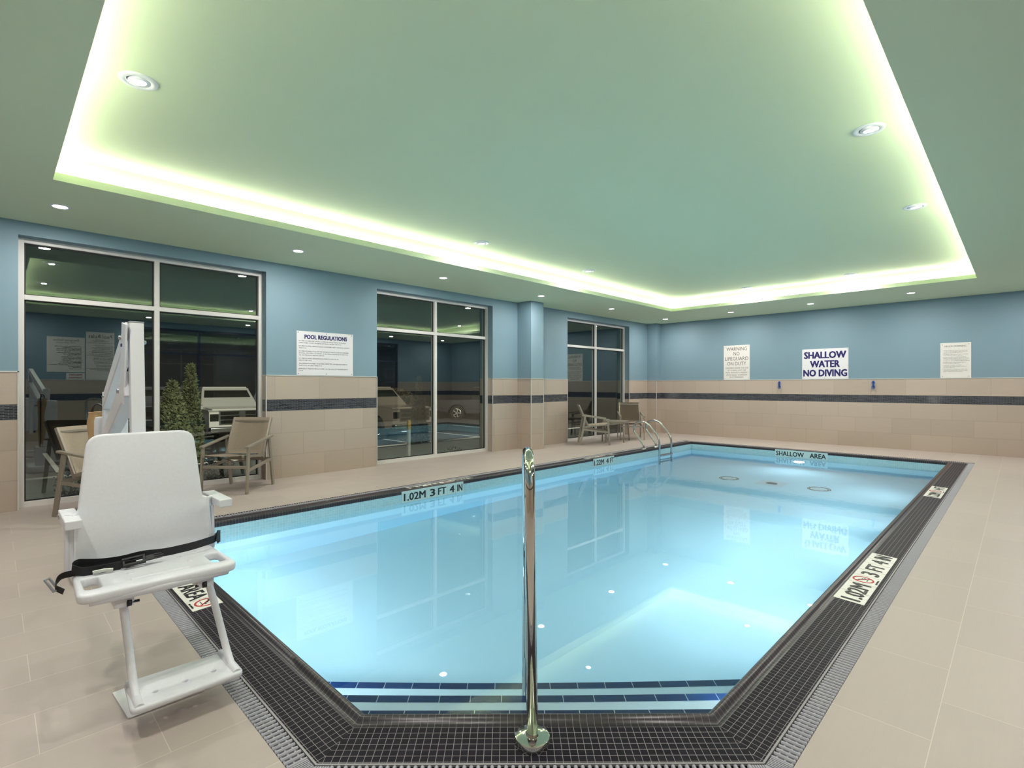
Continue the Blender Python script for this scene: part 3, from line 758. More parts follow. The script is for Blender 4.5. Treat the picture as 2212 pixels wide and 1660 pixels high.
for par in reg:
    for s in par: add_text(b, s, m, width=0.0122 * len(s), height=0.0165, x=0.028, y=y, bold=0.0, res=1); y -= 0.0272
    y -= 0.0165
obj('lettering', b, M['dark_ink'], r_)
screws(m, 0.827, 0.605, [(0.02, 0.585), (0.42, 0.585), (0.805, 0.585), (0.02, 0.02), (0.42, 0.02), (0.805, 0.02)], r_)
m, r_ = board((-5.077, FY, WALLT), (1, 0, 0), 0.602, 0.812, 'lifeguard_warning_sign', 'tall white sign reading warning no lifeguard on duty, left on the far wall', 'sign_cream')
b = BM()
for s, wd, yy_ in (('WARNING', 0.475, 0.685), ('NO', 0.14, 0.572), ('LIFEGUARD', 0.54, 0.455), ('ON DUTY', 0.44, 0.338)): add_text(b, s, m, width=wd, height=0.088, x=0.303, y=yy_, align='CENTER', bold=-0.004)
for s, wd, yy_ in (('CHILDREN UNDER THE AGE', 0.53, 0.260), ('OF 16 SHALL NOT USE', 0.43, 0.205), ('POOL WITHOUT A PARENT', 0.50, 0.150), ('OR AN ADULT GUARDIAN', 0.48, 0.097), ('IN ATTENDANCE.', 0.32, 0.044)): add_text(b, s, m, width=wd, height=0.034, x=0.303, y=yy_, align='CENTER')
obj('lettering', b, M['brown_ink'], r_); screws(m, 0.6, 0.8, [(0.03, 0.78), (0.572, 0.78), (0.03, 0.03), (0.572, 0.03)], r_)
m, r_ = board((-3.377, FY, WALLT), (1, 0, 0), 0.858, 0.640, 'shallow_water_sign', 'white sign with bold navy words shallow water no diving on the far wall', 'sign_white')
b = BM()
for s, wd, yy_ in (('SHALLOW', 0.77, 0.440), ('WATER', 0.54, 0.250), ('NO DIVING', 0.80, 0.058)): add_text(b, s, m, width=wd, height=0.145, x=0.429, y=yy_, align='CENTER', bold=0.045)
obj('lettering', b, M['navy_ink'], r_); screws(m, 0.85, 0.64, [(0.02, 0.62), (0.429, 0.62), (0.838, 0.62), (0.02, 0.02), (0.429, 0.02), (0.838, 0.02)], r_)
m, r_ = board((-1.065, FY, WALLT), (1, 0, 0), 0.428, 0.642, 'health_warning_sign', 'tall white health warning sign with small text, right on the far wall', 'sign_cream')
b = BM(); add_text(b, 'HEALTH WARNING', m, width=0.30, height=0.03, x=0.21, y=0.565, align='CENTER')
hw = [['NO PERSON INFECTED WITH A COMMUNICABLE', 'DISEASE OR HAVING OPEN SORES ON HIS OR', 'HER BODY SHALL ENTER THE POOL.'], ['NO PERSON SHALL BRING A GLASS CONTAINER', 'ONTO THE DECK OR INTO THE POOL.'],
      ['NO PERSON SHALL POLLUTE THE WATER IN', 'THE POOL IN ANY MANNER AND THAT SPITTING,', 'SPOUTING OF WATER AND BLOWING THE NOSE', 'IN THE POOL OR ON THE DECK ARE PROHIBITED.'], ['NO PERSON SHALL ENGAGE IN BOISTEROUS', 'PLAY IN OR ABOUT THE POOL.'],
      ['THE MAXIMUM NUMBER OF BATHERS', 'PERMITTED ON THE DECK AND IN THE POOL', 'AT ANY TIME IS 30.'], ['THE LOCATION OF THE NEAREST TELEPHONE', 'AVAILABLE FOR EMERGENCY USE IS LOCATED', 'NEXT TO THE POOL DOOR ENTRANCE.']]
y = 0.495
for i, par in enumerate(hw):
    add_text(b, '%d.' % (i + 1), m, height=0.010, x=0.028, y=y, res=1)
    for s in par: add_text(b, s, m, width=0.0087 * len(s), height=0.0115, x=0.045, y=y, res=1); y -= 0.0215
    y -= 0.0085
obj('lettering', b, M['dark_ink'], r_); screws(m, 0.43, 0.64, [(0.03, 0.61), (0.395, 0.61), (0.03, 0.03), (0.395, 0.03)], r_)
# signs on the wall opposite the windows, seen in the reflection
m, r_ = board((RX, 2.06, WALLT), (0, -1, 0), 0.53, 1.12, 'pool_rules_sign', 'tall pool rules sign on the wall opposite the windows, seen mirrored in the glass', 'sign_cream')
b = BM(); add_text(b, 'Pool Rules', m, width=0.44, height=0.085, x=0.265, y=0.98, align='CENTER')
for s, wd, yy_ in (('Pool Hours', 0.18, 0.93), ('10:00 AM - 10:00 PM', 0.30, 0.895), ('Pool for Registered guests only', 0.46, 0.855)): add_text(b, s, m, width=wd, height=0.02, x=0.265, y=yy_, align='CENTER', bold=0.01)
y = 0.80
for i in range(22):
    x = 0.03; ex = random.uniform(0.3, 0.5)
    while x < ex:
        wd = random.uniform(0.02, 0.06); prism(b, [(x, y), (x + wd, y), (x + wd, y + 0.007), (x, y + 0.007)], 0, 0.001, m); x += wd + 0.008
    y -= 0.024 if i % 3 else 0.036
obj('lettering', b, M['dark_ink'], r_)
m, r_ = board((RX, 1.51, WALLT + 0.17), (0, -1, 0), 0.66, 0.80, 'emergency_services_sign', 'cream emergency services sign on the wall opposite the windows, left of the rules sign', 'sign_cream')
b = BM(); add_text(b, 'Emergency Services', m, width=0.44, height=0.045, x=0.33, y=0.71, align='CENTER')
add_text(b, 'In Case of Emergency', m, width=0.34, height=0.025, x=0.33, y=0.66, align='CENTER')
y = 0.58
for i in range(18):
    x = 0.06; ex = random.uniform(0.2, 0.6)
    while x < ex:
        wd = random.uniform(0.02, 0.07); prism(b, [(x, y), (x + wd, y), (x + wd, y + 0.010), (x, y + 0.010)], 0, 0.001, m); x += wd + 0.01
    y -= 0.03
obj('lettering', b, M['dark_ink'], r_)
m, r_ = board((RX, 1.51, WALLT), (0, -1, 0), 0.33, 0.15, 'emergency_notice_sign', 'small white notice with red words under the emergency services sign', 'sign_white')
b = BM(); add_text(b, 'EMERGENCY', m, width=0.24, height=0.045, x=0.165, y=0.085, align='CENTER', bold=0.02); add_text(b, 'TELEPHONE', m, width=0.24, height=0.035, x=0.165, y=0.025, align='CENTER', bold=0.02); obj('lettering', b, M['red_ink'], r_, 'red words')

# blue hooks on the far wall
def rope_hook(x, label):
    t = thing('rope_hook', label, 'hook', (x, FY, 1.24), 'blue hooks on the far wall')
    y = FY - 0.02
    b = BM(); add_box(b, (x - 0.012, FY - 0.014, 1.19), (x + 0.012, FY - 0.0, 1.33), bevel=0.003); obj('bracket', b, M['blue_rope'], t)
    b = BM()
    for zc, rr in ((1.29, 0.022), (1.20, 0.026)):
        pts = [(x + rr * math.cos(a), y - 0.004, zc + 1.3 * rr * math.sin(a)) for a in [2 * PI * k / 14 for k in range(15)]]
        tube(b, pts, 0.006, 8)
    tube(b, smooth_path([(x, y, 1.235), (x, y - 0.05, 1.225), (x, y - 0.055, 1.26)], 0.02), 0.006, 8)
    obj('loop', b, M['blue_rope'], t)
    b = BM(); tube(b, [(x - 0.005, y, 1.17), (x - 0.03, y, 1.12), (x - 0.05, y + 0.012, 1.07)], 0.0018, 6); tube(b, [(x + 0.005, y, 1.17), (x + 0.025, y, 1.12), (x + 0.045, y + 0.012, 1.07)], 0.0018, 6)
    obj('cord', b, M['strip'], t)
rope_hook(-3.834, 'small blue hook with thin cords on the far wall, left one of two')
rope_hook(-2.094, 'small blue hook with thin cords on the far wall, right one of two')

# ------------------------------------------------------------------ grab rail at the steps
FWD = Vector((-math.sin(R(44.72)), math.cos(R(44.72)), 0)); RT = Vector((math.cos(R(44.72)), math.sin(R(44.72)), 0))
gb = FWD * 1.768 + RT * 0.070
grab = thing('grab_rail', 'polished stainless grab rail with round flange standing on the black gutter at the steps', 'handrail', (gb.x, gb.y, 0.0))
dirn = FWD.copy()
base = Vector((gb.x, gb.y, 0.0))
P = [base + Vector((0, 0, 0.0)), base + Vector((0, 0, 0.0)) - RT * 0.010 + Vector((0, 0, 0.975)), base + dirn * 0.30 - RT * 0.012 + Vector((0, 0, 0.975)), base + dirn * 0.80 + Vector((0, 0, 0.52)), base + dirn * 0.84 + Vector((0, 0, -0.735))]
b = BM(); tube(b, smooth_path(P, 0.13, 14), 0.0191, 28); obj('rail', b, M['chrome'], grab)
b = BM(); lathe(b, [(0.0185, 0.034), (0.0215, 0.034), (0.0225, 0.027), (0.054, 0.026), (0.059, 0.0235), (0.061, 0.018), (0.061, -0.006), (0.0, -0.006)], 48, Matrix.Translation(base)); shade(obj('flange', b, M['chrome'], grab), 30)
e_ = base + dirn * 0.84
b = BM(); lathe(b, [(0.0195, 0.03), (0.045, 0.026), (0.055, 0.018), (0.056, 0.0)], 32, Matrix.Translation((e_.x, e_.y, -0.735))); obj('flange', b, M['chrome'], grab)

# ------------------------------------------------------------------ pool ladder
lad = thing('pool_ladder', 'stainless pool ladder with two looped rails at the far left of the pool', 'ladder', (-5.1, 9.06, 0))
lx = [(-5.17, -0.002), (-5.17, 0.08), (-5.40, 0.36), (-5.36, 0.50), (-5.20, 0.545), (-5.08, 0.50), (-4.84, 0.24), (-4.835, -0.85)]
for y in (8.83, 9.29):
    b = BM(); tube(b, smooth_path([(x, y, z) for x, z in lx], 0.12, 7), 0.020, 16); obj('rail', b, M['steel'], lad)
    b = BM(); lathe(b, [(0.0205, 0.03), (0.045, 0.026), (0.052, 0.018), (0.052, -0.002)], 24, Matrix.Translation((-5.17, y, 0.0))); obj('flange', b, M['steel'], lad)
for z in (-0.09, -0.36, -0.63):
    b = BM(); add_box(b, (-4.875, 8.845, z - 0.012), (-4.795, 9.275, z + 0.012), bevel=0.004); obj('tread', b, M['steel'], lad)

# ------------------------------------------------------------------ lounge chairs and side table
def make_chair():
    t = thing('sling_chair', '', 'chair')
    L = 0.265
    for s in (-1, 1):
        b = BM(); beam(b, (s * L, -0.30, 0.0), (s * L, -0.262, 0.515), 0.022, 0.042, up=(0, 1, 0), bevel=0.003); obj('leg', b, M['chair_metal'], t)
        b = BM(); beam(b, (s * L, 0.30, 0.0), (s * L, 0.20, 0.59), 0.022, 0.042, up=(0, 1, 0), bevel=0.003); obj('leg', b, M['chair_metal'], t)
        b = BM(); beam(b, (s * L, 0.265, 0.612), (s * L, -0.30, 0.527), 0.045, 0.022, bevel=0.004); obj('armrest', b, M['chair_metal'], t)
    b = BM()
    for s in (-1, 1): beam(b, (s * L, 0.262, 0.325), (s * L, -0.275, 0.262), 0.020, 0.034, bevel=0.003)
    beam(b, (-L, -0.279, 0.30), (L, -0.279, 0.30), 0.022, 0.034, bevel=0.003)
    beam(b, (-L, 0.235, 0.33), (L, 0.235, 0.33), 0.022, 0.034, bevel=0.003)
    obj('stretcher', b, M['chair_metal'], t)
    b = BM(); q = 0.228
    for s in (-1, 1):
        beam(b, (s * q, 0.15, 0.385), (s * q, -0.315, 0.425), 0.024, 0.030, bevel=0.003)
        beam(b, (s * q, 0.12, 0.36), (s * q, 0.325, 0.83), 0.024, 0.030, up=(0, 1, 0), bevel=0.003)
    obj('seat_frame', b, M['chair_metal'], t)
    b = BM(); n = 8
    for yy_, z_, sg_ in ((-0.02, 0.385, 0.055), (-0.24, 0.400, 0.045)):
        b = BM(); tube(b, [(-q + 2 * q * k / n, yy_, z_ - sg_ * math.sin(PI * k / n)) for k in range(n + 1)], 0.006, 8); obj('spreader_bar', b, M['chair_metal'], t)
    b = BM(); beam(b, (-q, 0.30, 0.79), (q, 0.30, 0.79), 0.012, 0.02); obj('top_bar', b, M['chair_metal'], t)
    def sling(A, B, sag, name, nu=6, nv=8):
        b = BM(); g = []
        nrm = None
        for i in range(nu + 1):
            row = []
            for j in range(nv + 1):
                u = i / nu; v = j / nv
                p = Vector(A).lerp(Vector(B), v); x = -q * 0.97 + 2 * q * 0.97 * u
                dz = -sag * math.sin(PI * u) * (0.6 + 0.4 * math.sin(PI * v))
                row.append(b.verts.new((x, p.y - (dz if name == 'backrest_sling' else 0) * 1.0, p.z + (0 if name == 'backrest_sling' else dz))))
            g.append(row)
        for i in range(nu):
            for j in range(nv):
                f = b.faces.new((g[i][j], g[i + 1][j], g[i + 1][j + 1], g[i][j + 1])); f.smooth = True
        r = bmesh.ops.solidify(b, geom=b.faces[:], thickness=0.004)
        return obj(name, b, M['sling'], t)
    sling((0, 0.14, 0.40), (0, -0.31, 0.437), 0.022, 'seat_sling')
    sling((0, 0.118, 0.405), (0, 0.318, 0.835), 0.018, 'backrest_sling')
    return t
ch0 = make_chair()
def place(o, x, y, face, label):
    o.location = (x, y, 0); f = Vector(face); o.rotation_euler = (0, 0, math.atan2(f.y, f.x) + PI / 2)
    o['label'] = label; o['group'] = 'sling chairs on the deck'
place(ch0, -6.62, 2.06, (0.68, -0.73), 'beige sling armchair before the nearest window, right of the pool lift')
place(tree_copy(ch0), -6.34, 0.80, (0.80, 0.60), 'beige sling armchair mostly hidden behind the pool lift at the far left')
place(tree_copy(ch0), -6.44, 8.96, (0.74, 0.67), 'beige sling armchair seen from its side, left of the small table')
place(tree_copy(ch0), -6.455, 10.44, (0.63, -0.77), 'beige sling armchair facing the camera, right of the small table')
tb = thing('side_table', 'small square metal side table between the two far chairs', 'table', (-6.40, 9.74, 0))
rm = Matrix.Translation((-6.40, 9.74, 0)) @ Matrix.Rotation(R(18), 4, 'Z')
b = BM(); add_box(b, (-0.24, -0.24, 0.435), (0.24, 0.24, 0.455), rm, bevel=0.004); obj('table_top', b, M['chair_metal'], tb)
b = BM()
for a in ((-0.235, -0.235, 0.235, -0.21), (-0.235, 0.21, 0.235, 0.235), (-0.235, -0.21, -0.21, 0.21), (0.21, -0.21, 0.235, 0.21)): add_box(b, (a[0], a[1], 0.40), (a[2], a[3], 0.435), rm)
obj('apron', b, M['chair_metal'], tb)
for sx in (-1, 1):
    for sy in (-1, 1):
        b = BM(); tube(b, [rm @ p for p in smooth_path([(sx * 0.17, sy * 0.17, 0.42), (sx * 0.225, sy * 0.225, 0.38), (sx * 0.24, sy * 0.24, 0.0)], 0.08, 6)], 0.014, 8); obj('leg', b, M['chair_metal'], tb)

# ------------------------------------------------------------------ pool lift
LY = 0.452
lift = thing('pool_lift', 'white accessible pool lift with moulded seat and footrest at the left corner of the pool', 'pool lift', (-4.3, 0.545, 0))
def place_yz(x): return frame_m((x, 0, 0), (0, 1, 0), (0, 0, 1))         # local (x, y) -> world (y, z), normal +x
# backrest: tapered rounded panel, slightly leaning back
lean = Matrix.Translation((-2.595, 0, 0.5)) @ Matrix.Rotation(R(-3.0), 4, 'Y') @ Matrix.Translation((2.595, 0, -0.5))
outl = round_poly([(0.205, 0.49), (0.70, 0.49), (0.692, 0.722), (0.662, 0.736), (0.630, 1.032), (0.262, 1.032), (0.232, 0.736), (0.205, 0.722)], [0.02, 0.02, 0.01, 0.01, 0.055, 0.055, 0.01, 0.01])
b = BM(); plate_mesh(b, outl, [], 0.026, 0.010, lean @ place_yz(-2.605))
for s, y0 in ((-1, 0.212), (1, 0.693)):
    beam(b, (-2.615, y0, 0.49), (-2.622, y0, 0.725), 0.010, 0.05, up=(0.86, s * -0.5, 0), bevel=0.003)
    y1 = y0 + s * 0.010
    prism(b, round_poly([(-2.60, 0.49), (-2.66, 0.49), (-2.68, 0.66), (-2.61, 0.684)], 0.01), 0, 0.012, frame_m((0, y1 + (0.006 if s < 0 else 0.006), 0), (1, 0, 0), (0, 0, 1)))
shade(obj('backrest', b, M['lift_plastic'], lift), 40)
# seat with hand slots
sm = Matrix.Translation((0, 0, 0.492)) @ Matrix.Identity(4)
so = round_poly([(-2.625, 0.215), (-2.265, 0.200), (-2.265, 0.705), (-2.625, 0.690)], [0.02, 0.045, 0.045, 0.02])
slotA = rrect(-2.47, 0.228, -2.325, 0.276, 0.018); slotB = rrect(-2.47, 0.630, -2.325, 0.678, 0.018)
b = BM(); plate_mesh(b, so, [slotA, slotB], 0.034, 0.010, sm)
# rolled front lip, raised rib and side blocks under the seat
tube(b, smooth_path([(-2.29, 0.235, 0.482), (-2.283, 0.45, 0.480), (-2.29, 0.67, 0.482)], 0.05), 0.021, 12)
tube(b, smooth_path([(-2.335, 0.36, 0.506), (-2.333, 0.45, 0.507), (-2.335, 0.545, 0.506)], 0.05), 0.009, 10)
for y in (0.335, 0.595): add_box(b, (-2.40, y - 0.03, 0.425), (-2.30, y + 0.03, 0.48), bevel=0.008)
for x, y in ((-2.50, 0.36), (-2.42, 0.37), (-2.50, 0.56), (-2.42, 0.57)): lathe(b, [(0, 0.0145), (0.009, 0.0135), (0.012, 0.0)], 14, Matrix.Translation((x, y, 0.500)))
shade(obj('seat', b, M['lift_plastic'], lift), 40)
# armrests with end caps
for y in (0.212, 0.728):
    b = BM(); add_box(b, (-2.775, y - 0.026, 0.688), (-2.528, y + 0.026, 0.722), bevel=0.004); ar = obj('armrest', b, M['lift_metal'], lift)
    b = BM(); add_box(b, (-2.5265, y - 0.026, 0.688), (-2.507, y + 0.026, 0.722), bevel=0.004); obj('end_cap', b, M['lift_metal'], ar)
    b = BM(); lathe(b, [(0, 0.006), (0.006, 0.005), (0.007, 0)], 12, frame_m((-2.745, y - 0.026, 0.703), (1, 0, 0), (0, 0, 1)) @ Matrix.Identity(4)); lathe(b, [(0, 0.006), (0.006, 0.005), (0.007, 0)], 12, frame_m((-2.70, y - 0.026, 0.703), (1, 0, 0), (0, 0, 1))); obj('bolt', b, M['steel'], ar)
# footrest: legs and plate with three holes
FZ = 0.105
fo = round_poly([(-2.385, 0.345), (-2.155, 0.330), (-2.150, 0.690), (-2.370, 0.690)], [0.02, 0.03, 0.03, 0.02])
circ = lambda cx, cy, r: [(cx + r * math.cos(2 * PI * k / 16), cy + r * math.sin(2 * PI * k / 16)) for k in range(16)]
b = BM(); plate_mesh(b, fo, [circ(-2.235, 0.415, 0.0085), circ(-2.235, 0.51, 0.0085), circ(-2.235, 0.605, 0.0085)], 0.022, 0.008, Matrix.Translation((0, 0, FZ)))
for y in (0.358, 0.668): tube(b, smooth_path([(-2.37, y, FZ + 0.006), (-2.26, y, FZ + 0.010), (-2.165, y, FZ + 0.004)], 0.04), 0.016, 12)
shade(obj('footrest', b, M['lift_plastic'], lift), 40)
for y, y2 in ((0.335, 0.358), (0.612, 0.668)):
    b = BM()
    p = smooth_path([(-2.345, y, 0.445), (-2.345, (y + y2) / 2, 0.33), (-2.285, y2, FZ + 0.045), (-2.225, y2, FZ + 0.008)], 0.06, 6)
    for a, c in zip(p, p[1:]): pass
    tube(b, p, [0.0135] * len(p), 10); shade(obj('footrest_leg', b, M['lift_plastic'], lift), 50)
for y in (0.385, 0.555):
    b = BM(); lathe(b, [(0.0, 0.0), (0.005, 0.0), (0.005, 0.022), (0.013, 0.024), (0.014, 0.038), (0.0, 0.040)], 10, frame_m((-2.305, y - 0.005 if y < 0.5 else y + 0.005, 0.437), (0, 0, 1), (-1, 0, 0) if y < 0.5 else (1, 0, 0)))
    obj('knob', b, M['black'], lift)
b = BM(); add_box(b, (-2.44, 0.445, 0.432), (-2.40, 0.515, 0.468), bevel=0.004); obj('latch_block', b, M['black'], lift)
# seat tube behind the backrest, arms, mast
b = BM(); beam(b, (-2.70, 0.447, 0.44), (-2.795, 0.447, 1.505), 0.052, 0.052, up=(0, 1, 0), bevel=0.005); obj('seat_post', b, M['lift_metal'], lift)
b = BM(); beam(b, (-2.60, 0.447, 0.452), (-2.72, 0.447, 0.452), 0.05, 0.04, bevel=0.004); obj('seat_bracket', b, M['lift_metal'], lift)
b = BM(); add_box(b, (-2.825, 0.4205, 1.503), (-2.768, 0.4735, 1.510), bevel=0.002); obj('post_cap', b, M['lift_grey'], lift)
MX, MYY = -4.30, 0.545
b = BM(); beam(b, (-2.83, 0.438, 1.47), (-4.28, 0.530, 1.115), 0.05, 0.085, bevel=0.006); obj('upper_arm', b, M['lift_metal'], lift)
b = BM(); beam(b, (-2.80, 0.435, 1.235), (-4.28, 0.530, 0.86), 0.06, 0.115, bevel=0.006, h2=0.10); obj('lower_arm', b, M['lift_metal'], lift)
for x, z, y, s in ((-2.86, 1.44, 0.402, -1), (-2.80, 1.42, 0.478, 1), (-2.93, 1.20, 0.405, -1), (-4.10, 1.16, 0.49, -1), (-4.12, 0.91, 0.485, -1)):
    b = BM(); lathe(b, [(0, 0.010), (0.008, 0.008), (0.011, 0.0)], 10, frame_m((x, y, z), (1, 0, 0), (0, 0, 1 if s < 0 else -1))); obj('bolt', b, M['steel'], lift)
b = BM(); add_box(b, (MX - 0.03, 0.51, 0.30), (MX + 0.04, 0.585, 1.185), bevel=0.005); obj('mast', b, M['lift_metal'], lift)
b = BM(); beam(b, (-2.80, 0.408, 1.50), (-2.86, 0.408, 1.15), 0.008, 0.10, up=(1, 0, 0), bevel=0.002); obj('post_bracket', b, M['lift_metal'], lift)
b = BM(); tube(b, [(-4.12, 0.52, 0.35), (-3.86, 0.50, 0.84)], 0.028, 16); act = obj('actuator', b, M['lift_grey'], lift)
b = BM(); tube(b, [(-3.86, 0.50, 0.84), (-3.80, 0.495, 0.95)], 0.014, 12); obj('piston', b, M['steel'], act)
b = BM(); tube(b, [(-3.805, 0.44, 0.93), (-3.805, 0.56, 0.93)], 0.012, 10); obj('pin', b, M['steel'], act)
b = BM()
plate_mesh(b, rrect(-4.56, 0.34, -4.08, 0.80, 0.06), [], 0.10, 0.02, Matrix.Translation((0, 0, 0.05)))
shade(obj('base', b, M['lift_metal'], lift), 40)
b = BM(); add_box(b, (-4.50, 0.42, 0.10), (-4.16, 0.72, 0.36), bevel=0.03); shade(obj('base_cover', b, M['lift_metal'], lift), 40)
b = BM(); add_box(b, (-4.48, 0.475, 0.36), (-4.36, 0.66, 1.02), bevel=0.03); shade(obj('battery_cover', b, M['lift_plastic'], lift), 50)
b = BM()
lathe(b, [(0.035, 0.36), (0.055, 0.60), (0.045, 0.80), (0.058, 0.98), (0.05, 1.035), (0.053, 1.05), (0.0, 1.05)], 16, Matrix.Translation((-4.44, 0.50, 0)))
for v in b.verts: v.co += Vector((random.uniform(-1, 1), random.uniform(-1, 1), random.uniform(-1, 1))) * 0.003
shade(obj('mast_cover', b, M['leather'], lift, 'tan fabric cover behind the mast'), 60)
b = BM(); tube(b, smooth_path([(-4.50, 0.475, 0.4), (-4.50, 0.475, 1.06), (-4.44, 0.49, 1.105), (-4.36, 0.52, 1.09), (-4.33, 0.525, 1.04)], 0.1, 8), 0.008, 10); obj('cable', b, M['black'], lift, 'black looped cable')
b = BM()
prism(b, rrect(0, 0, 0.035, 0.014, 0.003, 2), 0, 0.0008, frame_m((-2.87, 0.4035, 1.40), (1, 0, 0), (0, 0, 1)))
obj('decal', b, M['navy_ink'], lift, 'small blue decal on the post bracket')
# white plate lying on the deck under the footrest
b = BM(); prism(b, round_poly([(-2.57, 0.335), (-2.33, 0.350), (-2.33, 0.60), (-2.59, 0.60)], 0.006), 0.0, 0.004)
tag(obj('floor_plate', b, M['sign_white']), 'thin white plate lying on the deck under the lift footrest', 'plate')

# safety belt: ribbons
def ribbon(bm, pts, wid, ups, th=0.002):
    P = [Vector(p) for p in pts]; n = len(P); A = []
    for i, p in enumerate(P):
        t = (P[min(i + 1, n - 1)] - P[max(i - 1, 0)]).normalized(); u = Vector(ups[i] if isinstance(ups, list) else ups)
        u = (u - t * u.dot(t)).normalized(); nn = t.cross(u)
        A.append([bm.verts.new(p + u * (s * wid / 2) + nn * (q * th / 2)) for s, q in ((-1, -1), (1, -1), (1, 1), (-1, 1))])
    for a, c in zip(A, A[1:]):
        for k in range(4): bm.faces.new((a[k], a[(k + 1) % 4], c[(k + 1) % 4], c[k]))
    bm.faces.new(A[0][::-1]); bm.faces.new(A[-1])
belt = thing('safety_belt', 'black webbing safety belt with buckle lying along the back of the lift seat', 'belt', (-2.54, 0.45, 0.51))
upv = (0.35, 0, 0.94)
b = BM(); top = smooth_path([(-2.575, 0.712, 0.545), (-2.535, 0.69, 0.548), (-2.50, 0.60, 0.545), (-2.51, 0.50, 0.538), (-2.515, 0.42, 0.546), (-2.52, 0.36, 0.538), (-2.53, 0.29, 0.540), (-2.53, 0.222, 0.556), (-2.515, 0.205, 0.545), (-2.50, 0.23, 0.528), (-2.495, 0.30, 0.524), (-2.49, 0.38, 0.529)], 0.03, 5)
ribbon(b, top, 0.038, upv); obj('webbing', b, M['strap'], belt)
b = BM(); low = smooth_path([(-2.49, 0.40, 0.528), (-2.505, 0.30, 0.522), (-2.53, 0.215, 0.522), (-2.545, 0.175, 0.515), (-2.535, 0.160, 0.480), (-2.52, 0.185, 0.462)], 0.03, 5)
ribbon(b, low, 0.034, (0.6, 0, 0.8)); obj('webbing', b, M['strap'], belt)
b = BM(); ribbon(b, smooth_path([(-2.54, 0.70, 0.56), (-2.565, 0.722, 0.552), (-2.60, 0.715, 0.53)], 0.02, 4), 0.046, (0.1, 0, 1), 0.004); obj('clip', b, M['black'], belt)
b = BM(); bk_m = frame_m((-2.475, 0.355, 0.517), (0.03, 0.995, 0.06), (-0.8, 0, 0.6))
for q in ((0, 0, 0.075, 0.008), (0, 0.028, 0.075, 0.036), (0, 0.008, 0.008, 0.028), (0.065, 0.008, 0.075, 0.028)): add_box(b, (q[0], q[1], 0), (q[2], q[3], 0.014), bk_m, bevel=0.002)
add_box(b, (0.075, 0.006, 0.002), (0.105, 0.030, 0.008), bk_m, bevel=0.002)
for k in range(3): add_box(b, (0.105, 0.006 + 0.010 * k, 0.003), (0.135 - 0.006 * abs(k - 1), 0.010 + 0.010 * k, 0.007), bk_m)
obj('buckle', b, M['black'], belt)
b = BM(); ribbon(b, [(-2.485, 0.265, 0.521), (-2.48, 0.30, 0.523), (-2.475, 0.325, 0.520)], 0.022, (0.7, 0, 0.7), 0.003); obj('care_tag', b, M['tag_white'], belt, 'white fabric tag')
b = BM(); mm = frame_m((-2.565, 0.150, 0.515), (0.35, 0.45, -0.82), (0.8, -0.6, 0.0))
for q in ((0, 0, 0.058, 0.006), (0, 0.022, 0.058, 0.028), (0, 0.006, 0.006, 0.022), (0.052, 0.006, 0.058, 0.022)): add_box(b, (q[0], q[1], 0), (q[2], q[3], 0.006), mm, bevel=0.001)
obj('adjuster', b, M['lift_grey'], belt, 'grey metal strap adjuster')

# ------------------------------------------------------------------ outdoors at night
GZ = -0.72
bm = BM(); add_box(bm, (-90, -40, GZ - 0.2), (-13.0, 70, GZ)); struct(obj('ground_parking', bm, M['asphalt']), 'dark asphalt parking lot outside')
bm = BM(); add_box(bm, (-9.6, -12, -0.3), (WX - 0.35, 40, -0.06)); struct(obj('ground_walk', bm, M['concrete'], uv=True), 'concrete walk outside the windows')
bm = BM(); quad(bm, [(-9.6, -12, -0.07), (-9.6, 40, -0.07), (-13.05, 40, GZ + 0.02), (-13.05, -12, GZ + 0.02)]); struct(obj('ground_lawn', bm, M['lawn']), 'grass strip sloping to the parking lot')
bm = BM()
for i in range(7):
    y = -2 + i * 3.0; add_box(bm, (-20, y, GZ), (-14.2, y + 0.1, GZ + 0.006))
add_box(bm, (-13.9, -10, GZ), (-13.6, 40, GZ + 0.12))
struct(obj('ground_markings', bm, M['paint_line']), 'white parking bay lines and kerb')
def foliage(b, cx, cy, z0, h, r, n, cone=True, sz=0.07):
    for k in range(n):
        t = random.random(); a = random.uniform(0, 2 * PI)
        if cone: rr = r * (1 - t) ** 0.7 * (0.55 + 0.5 * random.random()) * (0.6 + 0.4 * min(1, t * 6)); z = z0 + h * t
        else: rr = r * math.sqrt(max(0, 1 - (2 * t - 1) ** 2)) * (0.5 + 0.5 * random.random()); z = z0 + h * t
        c = Vector((cx + rr * math.cos(a), cy + rr * math.sin(a), z))
        u = Vector((random.uniform(-1, 1), random.uniform(-1, 1), random.uniform(-0.2, 1))).normalized(); v = u.cross(Vector((random.random(), random.random(), random.random()))).normalized()
        s = sz * random.uniform(0.6, 1.3)
        b.faces.new([b.verts.new(c - v * s * 0.35), b.verts.new(c + u * s * 0.5 - v * s * 0.1), b.verts.new(c + u * s), b.verts.new(c + v * s * 0.35)])
def plant(name, x, y, z, h, r, n, label, m, cone=True, sz=0.07, trunk=0.04, group=None):
    t = thing(name, label, 'tree' if cone else 'shrub', (x, y, z), group)
    b = BM(); foliage(b, x, y, z + 0.03, h, r, n, cone, sz); obj('foliage', b, M[m], t)
    b = BM(); tube(b, [(x, y, z), (x, y, z + h * 0.6)], trunk, 8); obj('trunk', b, M['bark'], t)
plant('conical_tree', -13.0, 2.72, GZ, 1.98, 0.5, 8000, 'broad green conical evergreen seen through the nearest window', 'leaf', sz=0.095)
plant('conical_tree', -13.9, 3.28, GZ, 2.40, 0.32, 7000, 'taller narrow green conical evergreen beside the white pickup', 'leaf', sz=0.095)
